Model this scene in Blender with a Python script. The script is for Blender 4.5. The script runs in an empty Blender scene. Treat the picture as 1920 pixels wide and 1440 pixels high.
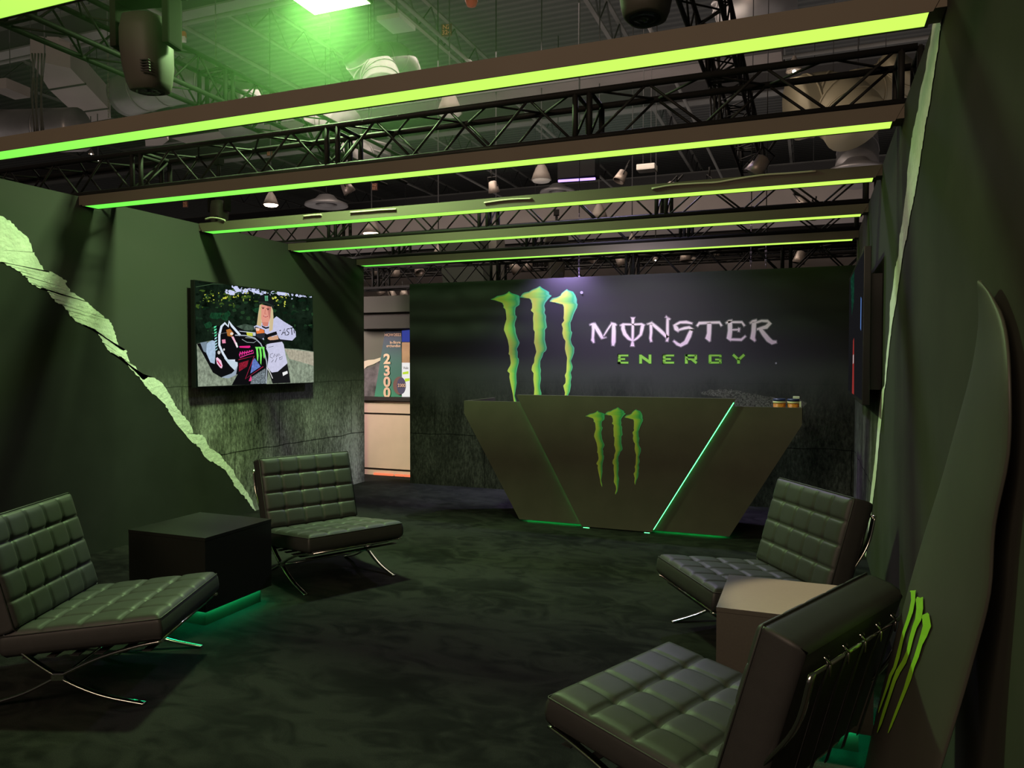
import bpy, bmesh, math, random
from mathutils import Vector, Matrix
random.seed(7)
R = math.radians
col = bpy.context.scene.collection
scene = bpy.context.scene

# ------------------------------------------------------------------ camera
F_PX = 1414.66
CAM = Vector((0, 0, 1.6))
yaw, pitch, roll = R(21.6084), R(-1.6287), R(0.0525)
FWD = Vector((-math.sin(yaw)*math.cos(pitch), math.cos(yaw)*math.cos(pitch), math.sin(pitch)))
_r = Vector((math.cos(yaw), math.sin(yaw), 0)); _u = _r.cross(FWD)
RIGHT = _r*math.cos(roll) + _u*math.sin(roll)
UP = -_r*math.sin(roll) + _u*math.cos(roll)
def P(x, y, axis, v):
    """point of the plane axis = v that the photograph's pixel (x, y) measures"""
    d = FWD + RIGHT*((x-960)/F_PX) - UP*((y-720)/F_PX)
    i = 'XYZ'.index(axis)
    return CAM + d*((v-CAM[i])/d[i])
cd = bpy.data.cameras.new('camera'); cam = bpy.data.objects.new('camera', cd); col.objects.link(cam)
cd.sensor_width = 36; cd.lens = F_PX*36/1920; cd.clip_start = .05; cd.clip_end = 300
m = Matrix((RIGHT, UP, -FWD)).transposed().to_4x4(); m.translation = CAM
cam.matrix_world = m
scene.camera = cam

# ------------------------------------------------------------------ materials
def mat(name, c, rough=.6, metal=0, noise=0, nscale=8, bump=0, bscale=60, spec=.5, coat=0):
    m = bpy.data.materials.new(name); m.use_nodes = True; nt = m.node_tree; b = nt.nodes['Principled BSDF']
    b.inputs['Base Color'].default_value = (*c, 1); b.inputs['Roughness'].default_value = rough
    b.inputs['Metallic'].default_value = metal; b.inputs['Specular IOR Level'].default_value = spec
    b.inputs['Coat Weight'].default_value = coat
    tc = nt.nodes.new('ShaderNodeTexCoord')
    if noise:
        n = nt.nodes.new('ShaderNodeTexNoise'); n.inputs['Scale'].default_value = nscale; n.inputs['Detail'].default_value = 6
        nt.links.new(tc.outputs['Object'], n.inputs['Vector'])
        r = nt.nodes.new('ShaderNodeValToRGB')
        r.color_ramp.elements[0].position = .3; r.color_ramp.elements[1].position = .7
        r.color_ramp.elements[0].color = (*[x*(1-noise) for x in c], 1); r.color_ramp.elements[1].color = (*[min(1, x*(1+noise)) for x in c], 1)
        nt.links.new(n.outputs['Fac'], r.inputs['Fac']); nt.links.new(r.outputs['Color'], b.inputs['Base Color'])
    if bump:
        n = nt.nodes.new('ShaderNodeTexNoise'); n.inputs['Scale'].default_value = bscale; n.inputs['Detail'].default_value = 4
        nt.links.new(tc.outputs['Object'], n.inputs['Vector'])
        bp = nt.nodes.new('ShaderNodeBump'); bp.inputs['Strength'].default_value = bump; bp.inputs['Distance'].default_value = .01
        nt.links.new(n.outputs['Fac'], bp.inputs['Height']); nt.links.new(bp.outputs['Normal'], b.inputs['Normal'])
    return m
def emit(name, c, s):
    m = bpy.data.materials.new(name); m.use_nodes = True; nt = m.node_tree; nt.nodes.clear()
    e = nt.nodes.new('ShaderNodeEmission'); o = nt.nodes.new('ShaderNodeOutputMaterial')
    e.inputs['Color'].default_value = (*c, 1); e.inputs['Strength'].default_value = s
    nt.links.new(e.outputs[0], o.inputs[0]); return m
def N(nt, t, **k):
    n = nt.nodes.new(t)
    for a, v in k.items():
        if a in n.inputs: n.inputs[a].default_value = v
        else: setattr(n, a, v)
    return n
def ramp(nt, fac, stops):
    r = nt.nodes.new('ShaderNodeValToRGB'); e = r.color_ramp.elements
    while len(e) < len(stops): e.new(.5)
    for i, (p, c) in enumerate(stops):
        e[i].position = p; e[i].color = (*c, 1) if len(c) == 3 else c
    nt.links.new(fac, r.inputs['Fac']); return r
def srgb(r, g, b):
    f = lambda v: (v/255/12.92) if v/255 <= .04045 else ((v/255+.055)/1.055)**2.4
    return (f(r), f(g), f(b))

M = {}
M['black_wall'] = mat('printed_fabric_wall', (.027, .028, .025), .9, noise=.12, nscale=3, spec=.12)
M['right_wall'] = mat('printed_fabric_right', (.052, .053, .042), .9, noise=.12, nscale=3, spec=.12)
M['wall_back'] = mat('printed_back_wall', (.042, .042, .047), .85, noise=.15, nscale=2.5, spec=.15)
M['torn_paper'] = mat('torn_paper', (.84, .84, .76), .9, noise=.08, nscale=14, bump=1.0, bscale=28, spec=.15)
M['leather'] = mat('black_leather', (.036, .036, .035), .52, noise=.06, nscale=20, bump=.06, bscale=320, spec=.45)
M['chrome'] = mat('chrome', (.62, .60, .58), .17, 1)
M['strap'] = mat('strap_leather', (.02, .02, .02), .5)
M['laminate'] = mat('dark_laminate', (.066, .057, .045), .5, noise=.10, nscale=5, spec=.35)
M['table'] = mat('table_laminate', (.085, .078, .066), .42, noise=.06, nscale=90, spec=.5)
M['table_dark'] = mat('table_laminate_dark', (.012, .013, .011), .38, noise=.06, nscale=90, spec=.35)
M['beam'] = mat('beam_paint', (.125, .105, .075), .7, noise=.05, nscale=2)
M['truss'] = mat('black_truss', (.010, .010, .009), .65, 0, spec=.3)
M['steel'] = mat('painted_steel', (.16, .16, .15), .6, noise=.15, nscale=1.2)
M['steel_dark'] = mat('dark_steel', (.05, .05, .05), .6)
M['duct'] = mat('galvanised_duct', (.30, .29, .29), .4, .6, noise=.25, nscale=1.5)
M['duct_paint'] = mat('painted_duct', (.36, .32, .30), .7, noise=.12, nscale=.8)
M['fixture'] = mat('fixture_black', (.06, .058, .045), .55, spec=.3)
M['fixture_dark'] = mat('fixture_dark', (.012, .014, .01), .35)
M['matt'] = mat('matt_plastic', (.02, .02, .016), .95, spec=.05)
M['lens'] = mat('lens_glass', (.01, .02, .01), .08)
M['white'] = mat('white_plastic', (.7, .68, .62), .5)
M['cable'] = mat('white_cable', (.6, .58, .42), .6)
M['cable_dark'] = mat('black_cable', (.02, .02, .02), .6)
M['red'] = mat('red_plastic', (.5, .08, .04), .5)
M['orange'] = mat('orange_label', (.65, .2, .03), .5, noise=.35, nscale=60)
M['cream'] = mat('cream_label', (.75, .68, .4), .5)
M['navy'] = mat('navy_lid', (.02, .03, .12), .35)
M['tv'] = mat('tv_plastic', (.008, .008, .009), .3)
M['board'] = mat('surfboard_gloss', (.062, .062, .050), .5, noise=.12, nscale=3, spec=.4)
M['logo_green'] = mat('logo_green', srgb(140, 205, 75), .8)

def strip_material():
    """LED diffuser: emission colour runs from green at the left end to yellow-green at the right"""
    m = bpy.data.materials.new('led_strip'); m.use_nodes = True; nt = m.node_tree; nt.nodes.clear()
    o = N(nt, 'ShaderNodeOutputMaterial'); e = N(nt, 'ShaderNodeEmission'); tc = N(nt, 'ShaderNodeTexCoord'); sx = N(nt, 'ShaderNodeSeparateXYZ')
    nt.links.new(tc.outputs['Generated'], sx.inputs[0])
    r = ramp(nt, sx.outputs['X'], [(0, (.11, .66, .055)), (.25, (.20, .76, .07)), (.5, (.38, .82, .09)), (1, (.44, .78, .085))])
    nt.links.new(r.outputs[0], e.inputs['Color']); e.inputs['Strength'].default_value = STRIP
    nt.links.new(e.outputs[0], o.inputs[0]); return m
STRIP = 1.55
M['strip'] = strip_material()
M['panel'] = emit('green_panel', (.45, 1, .3), 16)
M['panel_on'] = M['panel']
M['led'] = emit('green_led', (.015, 1, .34), 34.0)
M['led_counter'] = emit('green_led_low', (.01, 1, .14), 30)
M['led_hot'] = emit('green_led_bright', (.08, 1, .2), 7)
M['lamp_on'] = emit('warm_lamp', (1, .72, .5), 9)
M['lamp_bulb'] = emit('warm_bulb', (1, .85, .7), 20)
M['purple_lamp'] = emit('lavender_tube', (.45, .3, 1), 2.2)

def carpet():
    m = bpy.data.materials.new('carpet'); m.use_nodes = True; nt = m.node_tree; b = nt.nodes['Principled BSDF']
    b.inputs['Roughness'].default_value = .95; b.inputs['Specular IOR Level'].default_value = .1
    tc = N(nt, 'ShaderNodeTexCoord'); mp = N(nt, 'ShaderNodeMapping'); nt.links.new(tc.outputs['Object'], mp.inputs[0])
    mp.inputs['Rotation'].default_value = (0, 0, .5); mp.inputs['Scale'].default_value = (1, 1.5, 1)
    n = N(nt, 'ShaderNodeTexNoise', Scale=3.2, Detail=4.0, Roughness=.5, Distortion=1.8); nt.links.new(mp.outputs[0], n.inputs['Vector'])
    v = N(nt, 'ShaderNodeTexVoronoi', Scale=2.2); v.feature = 'SMOOTH_F1'
    mx = N(nt, 'ShaderNodeMix'); mx.data_type = 'VECTOR'; mx.inputs[0].default_value = .35
    nt.links.new(mp.outputs[0], mx.inputs[4]); nt.links.new(n.outputs['Color'], mx.inputs[5]); nt.links.new(mx.outputs[1], v.inputs['Vector'])
    f = N(nt, 'ShaderNodeTexNoise', Scale=260.0, Detail=2.0); nt.links.new(tc.outputs['Object'], f.inputs['Vector'])
    a = N(nt, 'ShaderNodeMath', operation='ADD'); nt.links.new(n.outputs['Fac'], a.inputs[0])
    s = N(nt, 'ShaderNodeMath', operation='MULTIPLY'); s.inputs[1].default_value = .55; nt.links.new(v.outputs['Distance'], s.inputs[0]); nt.links.new(s.outputs[0], a.inputs[1])
    r = ramp(nt, a.outputs[0], [(.42, (.0055, .0055, .0055)), (.62, (.0105, .0105, .0105)), (.85, (.023, .023, .022))])
    mm = N(nt, 'ShaderNodeMix'); mm.data_type = 'RGBA'; mm.blend_type = 'MULTIPLY'; mm.inputs[0].default_value = .7
    r2 = ramp(nt, f.outputs['Fac'], [(.3, (.35, .35, .35)), (.7, (1.3, 1.3, 1.3))])
    nt.links.new(r.outputs[0], mm.inputs[6]); nt.links.new(r2.outputs[0], mm.inputs[7]); nt.links.new(mm.outputs[2], b.inputs['Base Color'])
    bp = N(nt, 'ShaderNodeBump', Strength=.5, Distance=.006); nt.links.new(f.outputs['Fac'], bp.inputs['Height']); nt.links.new(bp.outputs[0], b.inputs['Normal'])
    return m
M['carpet'] = carpet()

def concrete(name, zlo, zhi, axis_fade=None, gain=1.0):
    """printed concrete picture: pitted grey with cracks that dissolves into the plain dark print above zlo..zhi (printed artwork)"""
    m = bpy.data.materials.new(name); m.use_nodes = True; nt = m.node_tree; b = nt.nodes['Principled BSDF']
    b.inputs['Roughness'].default_value = .9; b.inputs['Specular IOR Level'].default_value = .12
    tc = N(nt, 'ShaderNodeTexCoord')
    mp = N(nt, 'ShaderNodeMapping'); mp.inputs['Scale'].default_value = (1, 1, .38); nt.links.new(tc.outputs['Object'], mp.inputs[0])
    big = N(nt, 'ShaderNodeTexNoise', Scale=1.7, Detail=5.0, Roughness=.65); nt.links.new(mp.outputs[0], big.inputs['Vector'])
    fine = N(nt, 'ShaderNodeTexNoise', Scale=38.0, Detail=8.0, Roughness=.8); nt.links.new(mp.outputs[0], fine.inputs['Vector'])
    ad = N(nt, 'ShaderNodeMath', operation='MULTIPLY'); nt.links.new(big.outputs['Fac'], ad.inputs[0]); nt.links.new(fine.outputs['Fac'], ad.inputs[1])
    r = ramp(nt, ad.outputs[0], [(.16, (.012*gain, .012*gain, .012*gain)), (.26, (.13*gain, .125*gain, .115*gain)), (.36, (.34*gain, .33*gain, .31*gain))])
    # cracks / shutter joints
    nz = N(nt, 'ShaderNodeTexNoise', Scale=3.0, Detail=6.0); nt.links.new(tc.outputs['Object'], nz.inputs['Vector'])
    mx = N(nt, 'ShaderNodeMix'); mx.data_type = 'VECTOR'; mx.inputs[0].default_value = .05
    nt.links.new(tc.outputs['Object'], mx.inputs[4]); nt.links.new(nz.outputs['Color'], mx.inputs[5])
    s3 = N(nt, 'ShaderNodeSeparateXYZ'); nt.links.new(mx.outputs[1], s3.inputs[0]); hsum = N(nt, 'ShaderNodeMath', operation='ADD'); nt.links.new(s3.outputs['X'], hsum.inputs[0]); nt.links.new(s3.outputs['Y'], hsum.inputs[1])
    cb = N(nt, 'ShaderNodeCombineXYZ'); nt.links.new(hsum.outputs[0], cb.inputs[0]); nt.links.new(s3.outputs['Z'], cb.inputs[1])
    br = N(nt, 'ShaderNodeTexBrick'); br.inputs['Scale'].default_value = 1; br.inputs['Brick Width'].default_value = 1.35; br.inputs['Row Height'].default_value = .66; br.inputs['Mortar Size'].default_value = .007; br.inputs['Mortar Smooth'].default_value = .6
    nt.links.new(cb.outputs[0], br.inputs['Vector'])
    cr = ramp(nt, br.outputs['Fac'], [(0, (1, 1, 1)), (1, (.15, .15, .15))])
    mm = N(nt, 'ShaderNodeMix'); mm.data_type = 'RGBA'; mm.blend_type = 'MULTIPLY'; mm.inputs[0].default_value = 1
    nt.links.new(r.outputs[0], mm.inputs[6]); nt.links.new(cr.outputs[0], mm.inputs[7])
    sx = N(nt, 'ShaderNodeSeparateXYZ'); nt.links.new(tc.outputs['Object'], sx.inputs[0])
    zz = N(nt, 'ShaderNodeMath', operation='MULTIPLY_ADD'); zz.inputs[1].default_value = .7; nt.links.new(big.outputs['Fac'], zz.inputs[0]); nt.links.new(sx.outputs['Z'], zz.inputs[2])
    mr = N(nt, 'ShaderNodeMapRange'); mr.inputs[1].default_value = zlo+.35; mr.inputs[2].default_value = zhi+.35
    nt.links.new(zz.outputs[0], mr.inputs[0])
    fac = mr.outputs[0]
    if axis_fade:
        ax, a0, a1 = axis_fade
        m2 = N(nt, 'ShaderNodeMapRange'); m2.inputs[1].default_value = a0; m2.inputs[2].default_value = a1; nt.links.new(sx.outputs[ax], m2.inputs[0])
        mxx = N(nt, 'ShaderNodeMath', operation='MAXIMUM'); nt.links.new(fac, mxx.inputs[0]); nt.links.new(m2.outputs[0], mxx.inputs[1]); fac = mxx.outputs[0]
    out = N(nt, 'ShaderNodeMix'); out.data_type = 'RGBA'; nt.links.new(fac, out.inputs[0]); nt.links.new(mm.outputs[2], out.inputs[6])
    out.inputs[7].default_value = (.062, .062, .058, 1) if 'left' in name else ((.056, .057, .047, 1) if 'right' in name else (.043, .042, .048, 1))
    nt.links.new(out.outputs[2], b.inputs['Base Color'])
    return m

# ------------------------------------------------------------------ mesh helpers
class MB:
    def __init__(s): s.bm = bmesh.new(); s.mats = []; s.mi = 0; s.uv = None
    def use(s, m):
        if m not in s.mats: s.mats.append(m)
        s.mi = s.mats.index(m); return s
    def _f(s, faces):
        for f in faces: f.material_index = s.mi
    def face(s, pts):
        vs = [s.bm.verts.new(p) for p in pts]
        f = s.bm.faces.new(vs); f.material_index = s.mi; return f
    def box(s, lo, hi, bevel=0, mtx=None):
        g = bmesh.ops.create_cube(s.bm, size=1)
        lo, hi = Vector(lo), Vector(hi); c = (lo+hi)/2; d = hi-lo
        for v in g['verts']: v.co = Vector((v.co.x*d.x, v.co.y*d.y, v.co.z*d.z)) + c
        fs = {f for v in g['verts'] for f in v.link_faces}; s._f(fs)
        vs = g['verts']
        if bevel:
            es = list({e for v in vs for e in v.link_edges})
            r = bmesh.ops.bevel(s.bm, geom=es, offset=bevel, segments=2, profile=.7, affect='EDGES'); s._f(r['faces']); vs = list({v for f in r['faces'] for v in f.verts} | {v for v in vs if v.is_valid})
        if mtx is not None:
            for v in vs: v.co = mtx @ v.co
        return s
    def rings(s, rs, cap=True, close=True):
        vr = [[s.bm.verts.new(p) for p in r] for r in rs]; n = len(vr[0])
        for a, b in zip(vr[:-1], vr[1:]):
            for i in range(n if close else n-1):
                f = s.bm.faces.new((a[i], a[(i+1) % n], b[(i+1) % n], b[i])); f.material_index = s.mi; f.smooth = True
        if cap:
            for q in (vr[0][::-1], vr[-1]):
                f = s.bm.faces.new(q); f.material_index = s.mi
        return s
    def tube(s, pts, r, n=8, cap=True, flat=None, up=None):
        """round (or, with flat=(w,t), rectangular) bar along a polyline"""
        pts = [Vector(p) for p in pts]; rs = []
        for i, p in enumerate(pts):
            t = (pts[min(i+1, len(pts)-1)] - pts[max(i-1, 0)]).normalized()
            if up is not None: a = Vector(up)
            else: a = Vector((0, 0, 1)) if abs(t.z) < .9 else Vector((1, 0, 0))
            b = t.cross(a).normalized(); a2 = b.cross(t).normalized()
            rr = r[i] if isinstance(r, (list, tuple)) else r
            if flat:
                w, h = flat; e = .0025
                q = [(w/2, h/2-e), (w/2-e, h/2), (-w/2+e, h/2), (-w/2, h/2-e), (-w/2, -h/2+e), (-w/2+e, -h/2), (w/2-e, -h/2), (w/2, -h/2+e)]
                rs.append([p + b*x + a2*y for x, y in q])
            else:
                rs.append([p + b*(math.cos(2*math.pi*k/n)*rr) + a2*(math.sin(2*math.pi*k/n)*rr) for k in range(n)])
        s.rings(rs, cap); return s
    def lathe(s, prof, c, n=24, cap=False, axis='Z'):
        c = Vector(c); rs = []
        for r, z in prof:
            ring = []
            for k in range(n):
                a = 2*math.pi*k/n; x, y = r*math.cos(a), r*math.sin(a)
                ring.append(c + (Vector((x, y, z)) if axis == 'Z' else (Vector((z, x, y)) if axis == 'X' else Vector((x, z, y)))))
            rs.append(ring)
        s.rings(rs, cap); return s
    def prism(s, pts, d):
        """closed polygon (list of 3D points) given depth vector d"""
        d = Vector(d); a = [s.bm.verts.new(p) for p in pts]; b = [s.bm.verts.new(Vector(p)+d) for p in pts]; n = len(a)
        fs = [s.bm.faces.new(a), s.bm.faces.new(b[::-1])] + [s.bm.faces.new((a[(i+1) % n], a[i], b[i], b[(i+1) % n])) for i in range(n)]
        s._f(fs); return s
    def build(s, name, m=None, parent=None, loc=(0, 0, 0), smooth=False, rot=None):
        bmesh.ops.recalc_face_normals(s.bm, faces=s.bm.faces)
        me = bpy.data.meshes.new(name); s.bm.to_mesh(me); s.bm.free()
        if s.mats:
            for x in s.mats: me.materials.append(x)
        if m is not None and not s.mats: me.materials.append(m)
        if smooth:
            for p in me.polygons: p.use_smooth = True
        o = bpy.data.objects.new(name, me); col.objects.link(o); o.location = loc
        if rot: o.rotation_euler = rot
        if parent: o.parent = parent
        return o
def tag(o, label=None, cat=None, group=None, kind=None):
    if label: o['label'] = label
    if cat: o['category'] = cat
    if group: o['group'] = group
    if kind: o['kind'] = kind
    return o
def empty(name, loc=(0, 0, 0), rz=0):
    o = bpy.data.objects.new(name, None); col.objects.link(o); o.location = loc; o.rotation_euler.z = rz; o.empty_display_size = .1; return o
def children(o): return [c for c in bpy.data.objects if c.parent == o]
def copy_tree(o, parent=None):
    c = o.copy(); col.objects.link(c)
    if parent: c.parent = parent
    for ch in children(o):
        if ch is not c: copy_tree(ch, c)
    return c
def lerp(a, b, t): return a + (b-a)*t
def smooth_path(pts, n=8):
    """Catmull-Rom through the points"""
    pts = [Vector(p) for p in pts]; out = []
    q = [pts[0]*2-pts[1]] + pts + [pts[-1]*2-pts[-2]]
    for i in range(1, len(q)-2):
        for k in range(n):
            t = k/n; a, b, c, d = q[i-1:i+3]
            out.append(.5*((2*b) + (c-a)*t + (2*a-5*b+4*c-d)*t*t + (3*b-a-3*c+d)*t**3))
    return out + [pts[-1]]

# ================================================================== SETTING
WL, WR, WH = -5.556, .44, 2.95
BY, BXL, BH = 8.767, -4.924, 2.631
f = MB(); f.face([(-24, -6, 0), (14, -6, 0), (14, 46, 0), (-24, 46, 0)])
tag(f.build('floor', M['carpet']), 'dark mottled carpet across the stand', kind='structure')

b = MB(); b.box((WL-.12, .6, 0), (WL, 8.653, WH))
wall_left = tag(b.build('wall_left', M['black_wall']), 'dark printed left wall with a torn paper stripe', kind='structure')
b = MB(); b.box((WR, -.6, 0), (WR+.12, BY+.1, WH))
wall_right = tag(b.build('wall_right', M['right_wall']), 'dark printed right wall with a torn paper stripe', kind='structure')
b = MB(); b.box((BXL, BY, 0), (WR-.001, BY+.1, BH))
wall_back = tag(b.build('wall_back', concrete('back_concrete_print', .95, 1.45, gain=.16)), 'dark printed back wall with the big logo', kind='structure')

# --- torn paper and concrete prints
upL = [(0,405),(20,415),(27,425),(35,432),(48,442),(55,455),(60,470),(68,482),(75,497),(85,508),(100,512),(110,518),(125,527),(122,533),(135,549),(155,560),(165,568),(178,580),(190,590),(205,602),(210,610),(215,625),(218,640),(225,655),(237,658),(238,667),(243,680),(255,690),(262,705),(270,712),(278,707),(290,708),(305,720),(318,740),(325,755),(332,767),(345,780),(355,792),(362,813),(378,815),(385,822),(392,840),(402,845),(415,855),(425,870),(437,880),(442,895),(450,905),(462,922),(470,935),(480,960),(483,975)]
loL = [(0,492),(8,494),(20,500),(35,508),(48,520),(55,530),(68,538),(85,542),(95,555),(105,567),(120,575),(130,590),(140,602),(152,608),(165,613),(178,620),(187,632),(195,645),(205,658),(215,665),(225,668),(235,680),(248,695),(262,710),(270,720),(280,733),(295,745),(308,757),(318,775),(330,795),(345,812),(360,830),(372,838),(385,858),(405,870),(420,880),(435,900),(440,912),(455,928),(468,945),(478,960),(483,975)]
upR = [(1760,0),(1758,20),(1751,43),(1747,73),(1740,110),(1737,133),(1728,167),(1723,207),(1713,247),(1708,283),(1703,320),(1702,347),(1697,387),(1693,420),(1688,443),(1686,480),(1680,500),(1674.6,545),(1670,569),(1669,615),(1664,656),(1661,694),(1659.6,722),(1655.5,729),(1651,757),(1647,795),(1643,847),(1639,882),(1634.6,917),(1631,951),(1628,1000),(1622,1045),(1619,1062)]
loR = [(1771,0),(1768,33),(1763,67),(1760,97),(1755,127),(1750,157),(1745,197),(1738,227),(1733,263),(1728,293),(1723,327),(1718,357),(1713,383),(1707,410),(1702,443),(1695,473),(1691,500),(1687,528),(1681.5,569),(1675,601),(1670,639),(1666,674),(1661.7,720),(1659.6,729),(1656.5,764),(1651,812),(1647,858),(1643,899),(1637,944),(1631,1000),(1625,1040),(1621,1064)]
def jag(pts, amp, n=6, seed=1):
    rnd = random.Random(seed); out = []
    for a, b_ in zip(pts[:-1], pts[1:]):
        for k in range(n):
            q = a.lerp(b_, k/n)
            if k: q = q + Vector((0, rnd.uniform(-amp, amp), rnd.uniform(-amp, amp)))
            out.append(q)
    return out + [pts[-1]]
def side_print(up, lo, X, sgn, parent, ext_up, ext_lo, cname, far_y):
    U = jag([Vector(e) for e in ext_up] + [P(x, y, 'X', X) for x, y in up], .008, 5, 3)
    L = jag([Vector(e) for e in ext_lo] + [P(x, y, 'X', X) for x, y in lo], .009, 6, 5)
    for q in U+L:
        q.x = X + sgn*.004; q.z = max(.001, min(q.z, WH-.001))
    # concrete picture between the upper edge of the tear and the far end of the wall
    e = sgn*.002
    c = MB()
    poly = [Vector((X+e, q.y, q.z)) for q in U] + [Vector((X+e, far_y, .001)), Vector((X+e, far_y, WH-.002)), Vector((X+e, U[0].y, WH-.002))]
    c.face(poly); co = c.build('concrete_print', concrete(cname, *CP[cname]), parent)
    def resample(pts, k):
        d = [0]
        for a, b_ in zip(pts[:-1], pts[1:]): d.append(d[-1]+(b_-a).length)
        out = []; i = 0
        for j in range(k):
            t_ = d[-1]*j/(k-1)
            while i < len(d)-2 and d[i+1] < t_: i += 1
            out.append(pts[i].lerp(pts[i+1], min(1, (t_-d[i])/max(1e-6, d[i+1]-d[i]))))
        return out
    k_ = 520; U2, L2 = resample(U, k_), resample(L, k_)
    s = MB(); va = [s.bm.verts.new(q) for q in U2]; vb = [s.bm.verts.new(q) for q in L2]
    for j in range(k_-1): s.bm.faces.new((va[j], va[j+1], vb[j+1], vb[j]))
    so = s.build('torn_paper_print', M['torn_paper'], parent)
    so['label'] = 'pale torn paper stripe'
    for o, lb in ((co, 'grey concrete picture printed on the wall'),):
        o['label'] = lb
        bm = bmesh.new(); bm.from_mesh(o.data); bmesh.ops.triangulate(bm, faces=bm.faces, ngon_method='EAR_CLIP'); bm.to_mesh(o.data); bm.free()
CP = {'left_concrete_print': (.95, 1.55, None, 1.5), 'right_concrete_print': (1.0, 1.7, None, .6)}
side_print(upL, loL, WL, 1, wall_left, [(WL, 3.05, WH-.002), (WL, 3.45, 2.86)], [(WL, 2.3, WH-.002), (WL, 2.9, 2.66), (WL, 3.4, 2.45)], 'left_concrete_print', 8.652)
side_print(upR, loR, WR, -1, wall_right, [], [], 'right_concrete_print', BY-.001)

# ================================================================== PRINTED LOGO
CLAWS = [
 [(112,212),(170,190),(215,162),(285,152),(330,130),(357,105),(385,130),(440,145),(485,160),(488,205),(490,230),(483,275),(440,300),(432,345),(433,400),(452,412),(447,440),(428,490),(425,530),(434,560),(440,620),(465,690),(488,738),(470,780),(450,815),(463,850),(461,920),(478,935),(475,985),(455,1060),(445,1120),(447,1200),(450,1230),(440,1300),(425,1390),(447,1466),(443,1518),(415,1453),(403,1365),(372,1225),(360,1160),(365,1110),(335,1090),(345,1060),(370,1020),(378,985),(365,890),(350,880),(357,840),(355,780),(340,700),(310,620),(293,580),(300,530),(325,450),(320,380),(308,325),(285,305),(290,285),(270,245),(215,228),(170,212)],
 [(485,185),(530,125),(600,112),(640,85),(690,68),(735,42),(770,72),(820,98),(848,115),(850,145),(887,160),(860,180),(840,200),(800,250),(790,285),(800,335),(790,370),(812,410),(808,460),(822,550),(795,580),(798,620),(795,700),(810,760),(820,800),(812,835),(780,860),(765,910),(740,960),(738,1030),(748,1075),(742,1120),(748,1180),(735,1260),(738,1300),(755,1362),(746,1414),(737,1518),(726,1596),(687,1654),(681,1622),(703,1557),(694,1492),(658,1420),(665,1349),(668,1300),(655,1190),(658,1110),(632,1075),(640,1020),(665,980),(668,920),(692,850),(675,770),(663,740),(668,690),(672,600),(655,575),(655,500),(650,440),(658,370),(625,345),(625,325),(640,320),(640,250),(628,240),(625,215),(600,190),(570,188),(540,178)],
 [(848,232),(885,190),(940,180),(985,160),(1000,130),(1040,98),(1068,80),(1085,95),(1140,108),(1172,155),(1190,205),(1188,250),(1200,265),(1190,310),(1170,345),(1150,390),(1130,450),(1110,490),(1115,590),(1133,610),(1125,640),(1112,700),(1125,750),(1158,800),(1155,860),(1130,930),(1115,960),(1138,1030),(1130,1070),(1112,1100),(1125,1160),(1112,1215),(1116,1258),(1103,1336),(1077,1388),(1051,1479),(1035,1427),(1044,1349),(1022,1265),(1050,1230),(1052,1180),(1040,1140),(1060,1100),(1065,1000),(1070,920),(1055,870),(1042,810),(1050,715),(1025,680),(1010,620),(1018,560),(1000,510),(1035,465),(1025,440),(1030,390),(1030,300),(1010,260),(970,250),(945,255),(910,238)]]
def claw_material(name, k=1.0):
    m = bpy.data.materials.new(name); m.use_nodes = True; nt = m.node_tree; b = nt.nodes['Principled BSDF']
    b.inputs['Roughness'].default_value = .85; b.inputs['Specular IOR Level'].default_value = .12
    uv = N(nt, 'ShaderNodeUVMap'); sx = N(nt, 'ShaderNodeSeparateXYZ'); nt.links.new(uv.outputs[0], sx.inputs[0])
    r = ramp(nt, sx.outputs[0], [(0, [v*k for v in srgb(196,214,110)]), (.22, [v*k for v in srgb(196,206,88)]), (.55, [v*k for v in srgb(140,200,90)]), (.85, [v*k for v in srgb(60,165,105)]), (1, [v*k for v in srgb(110,190,150)])])
    t = ramp(nt, sx.outputs[1], [(.72, (0, 0, 0)), (1, (1, 1, 1))])
    mx = N(nt, 'ShaderNodeMix'); mx.data_type = 'RGBA'; nt.links.new(t.outputs[0], mx.inputs[0]); nt.links.new(r.outputs[0], mx.inputs[6]); mx.inputs[7].default_value = (*[v*k for v in srgb(60,170,125)], 1)
    nt.links.new(mx.outputs[2], b.inputs['Base Color']); return m
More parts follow.
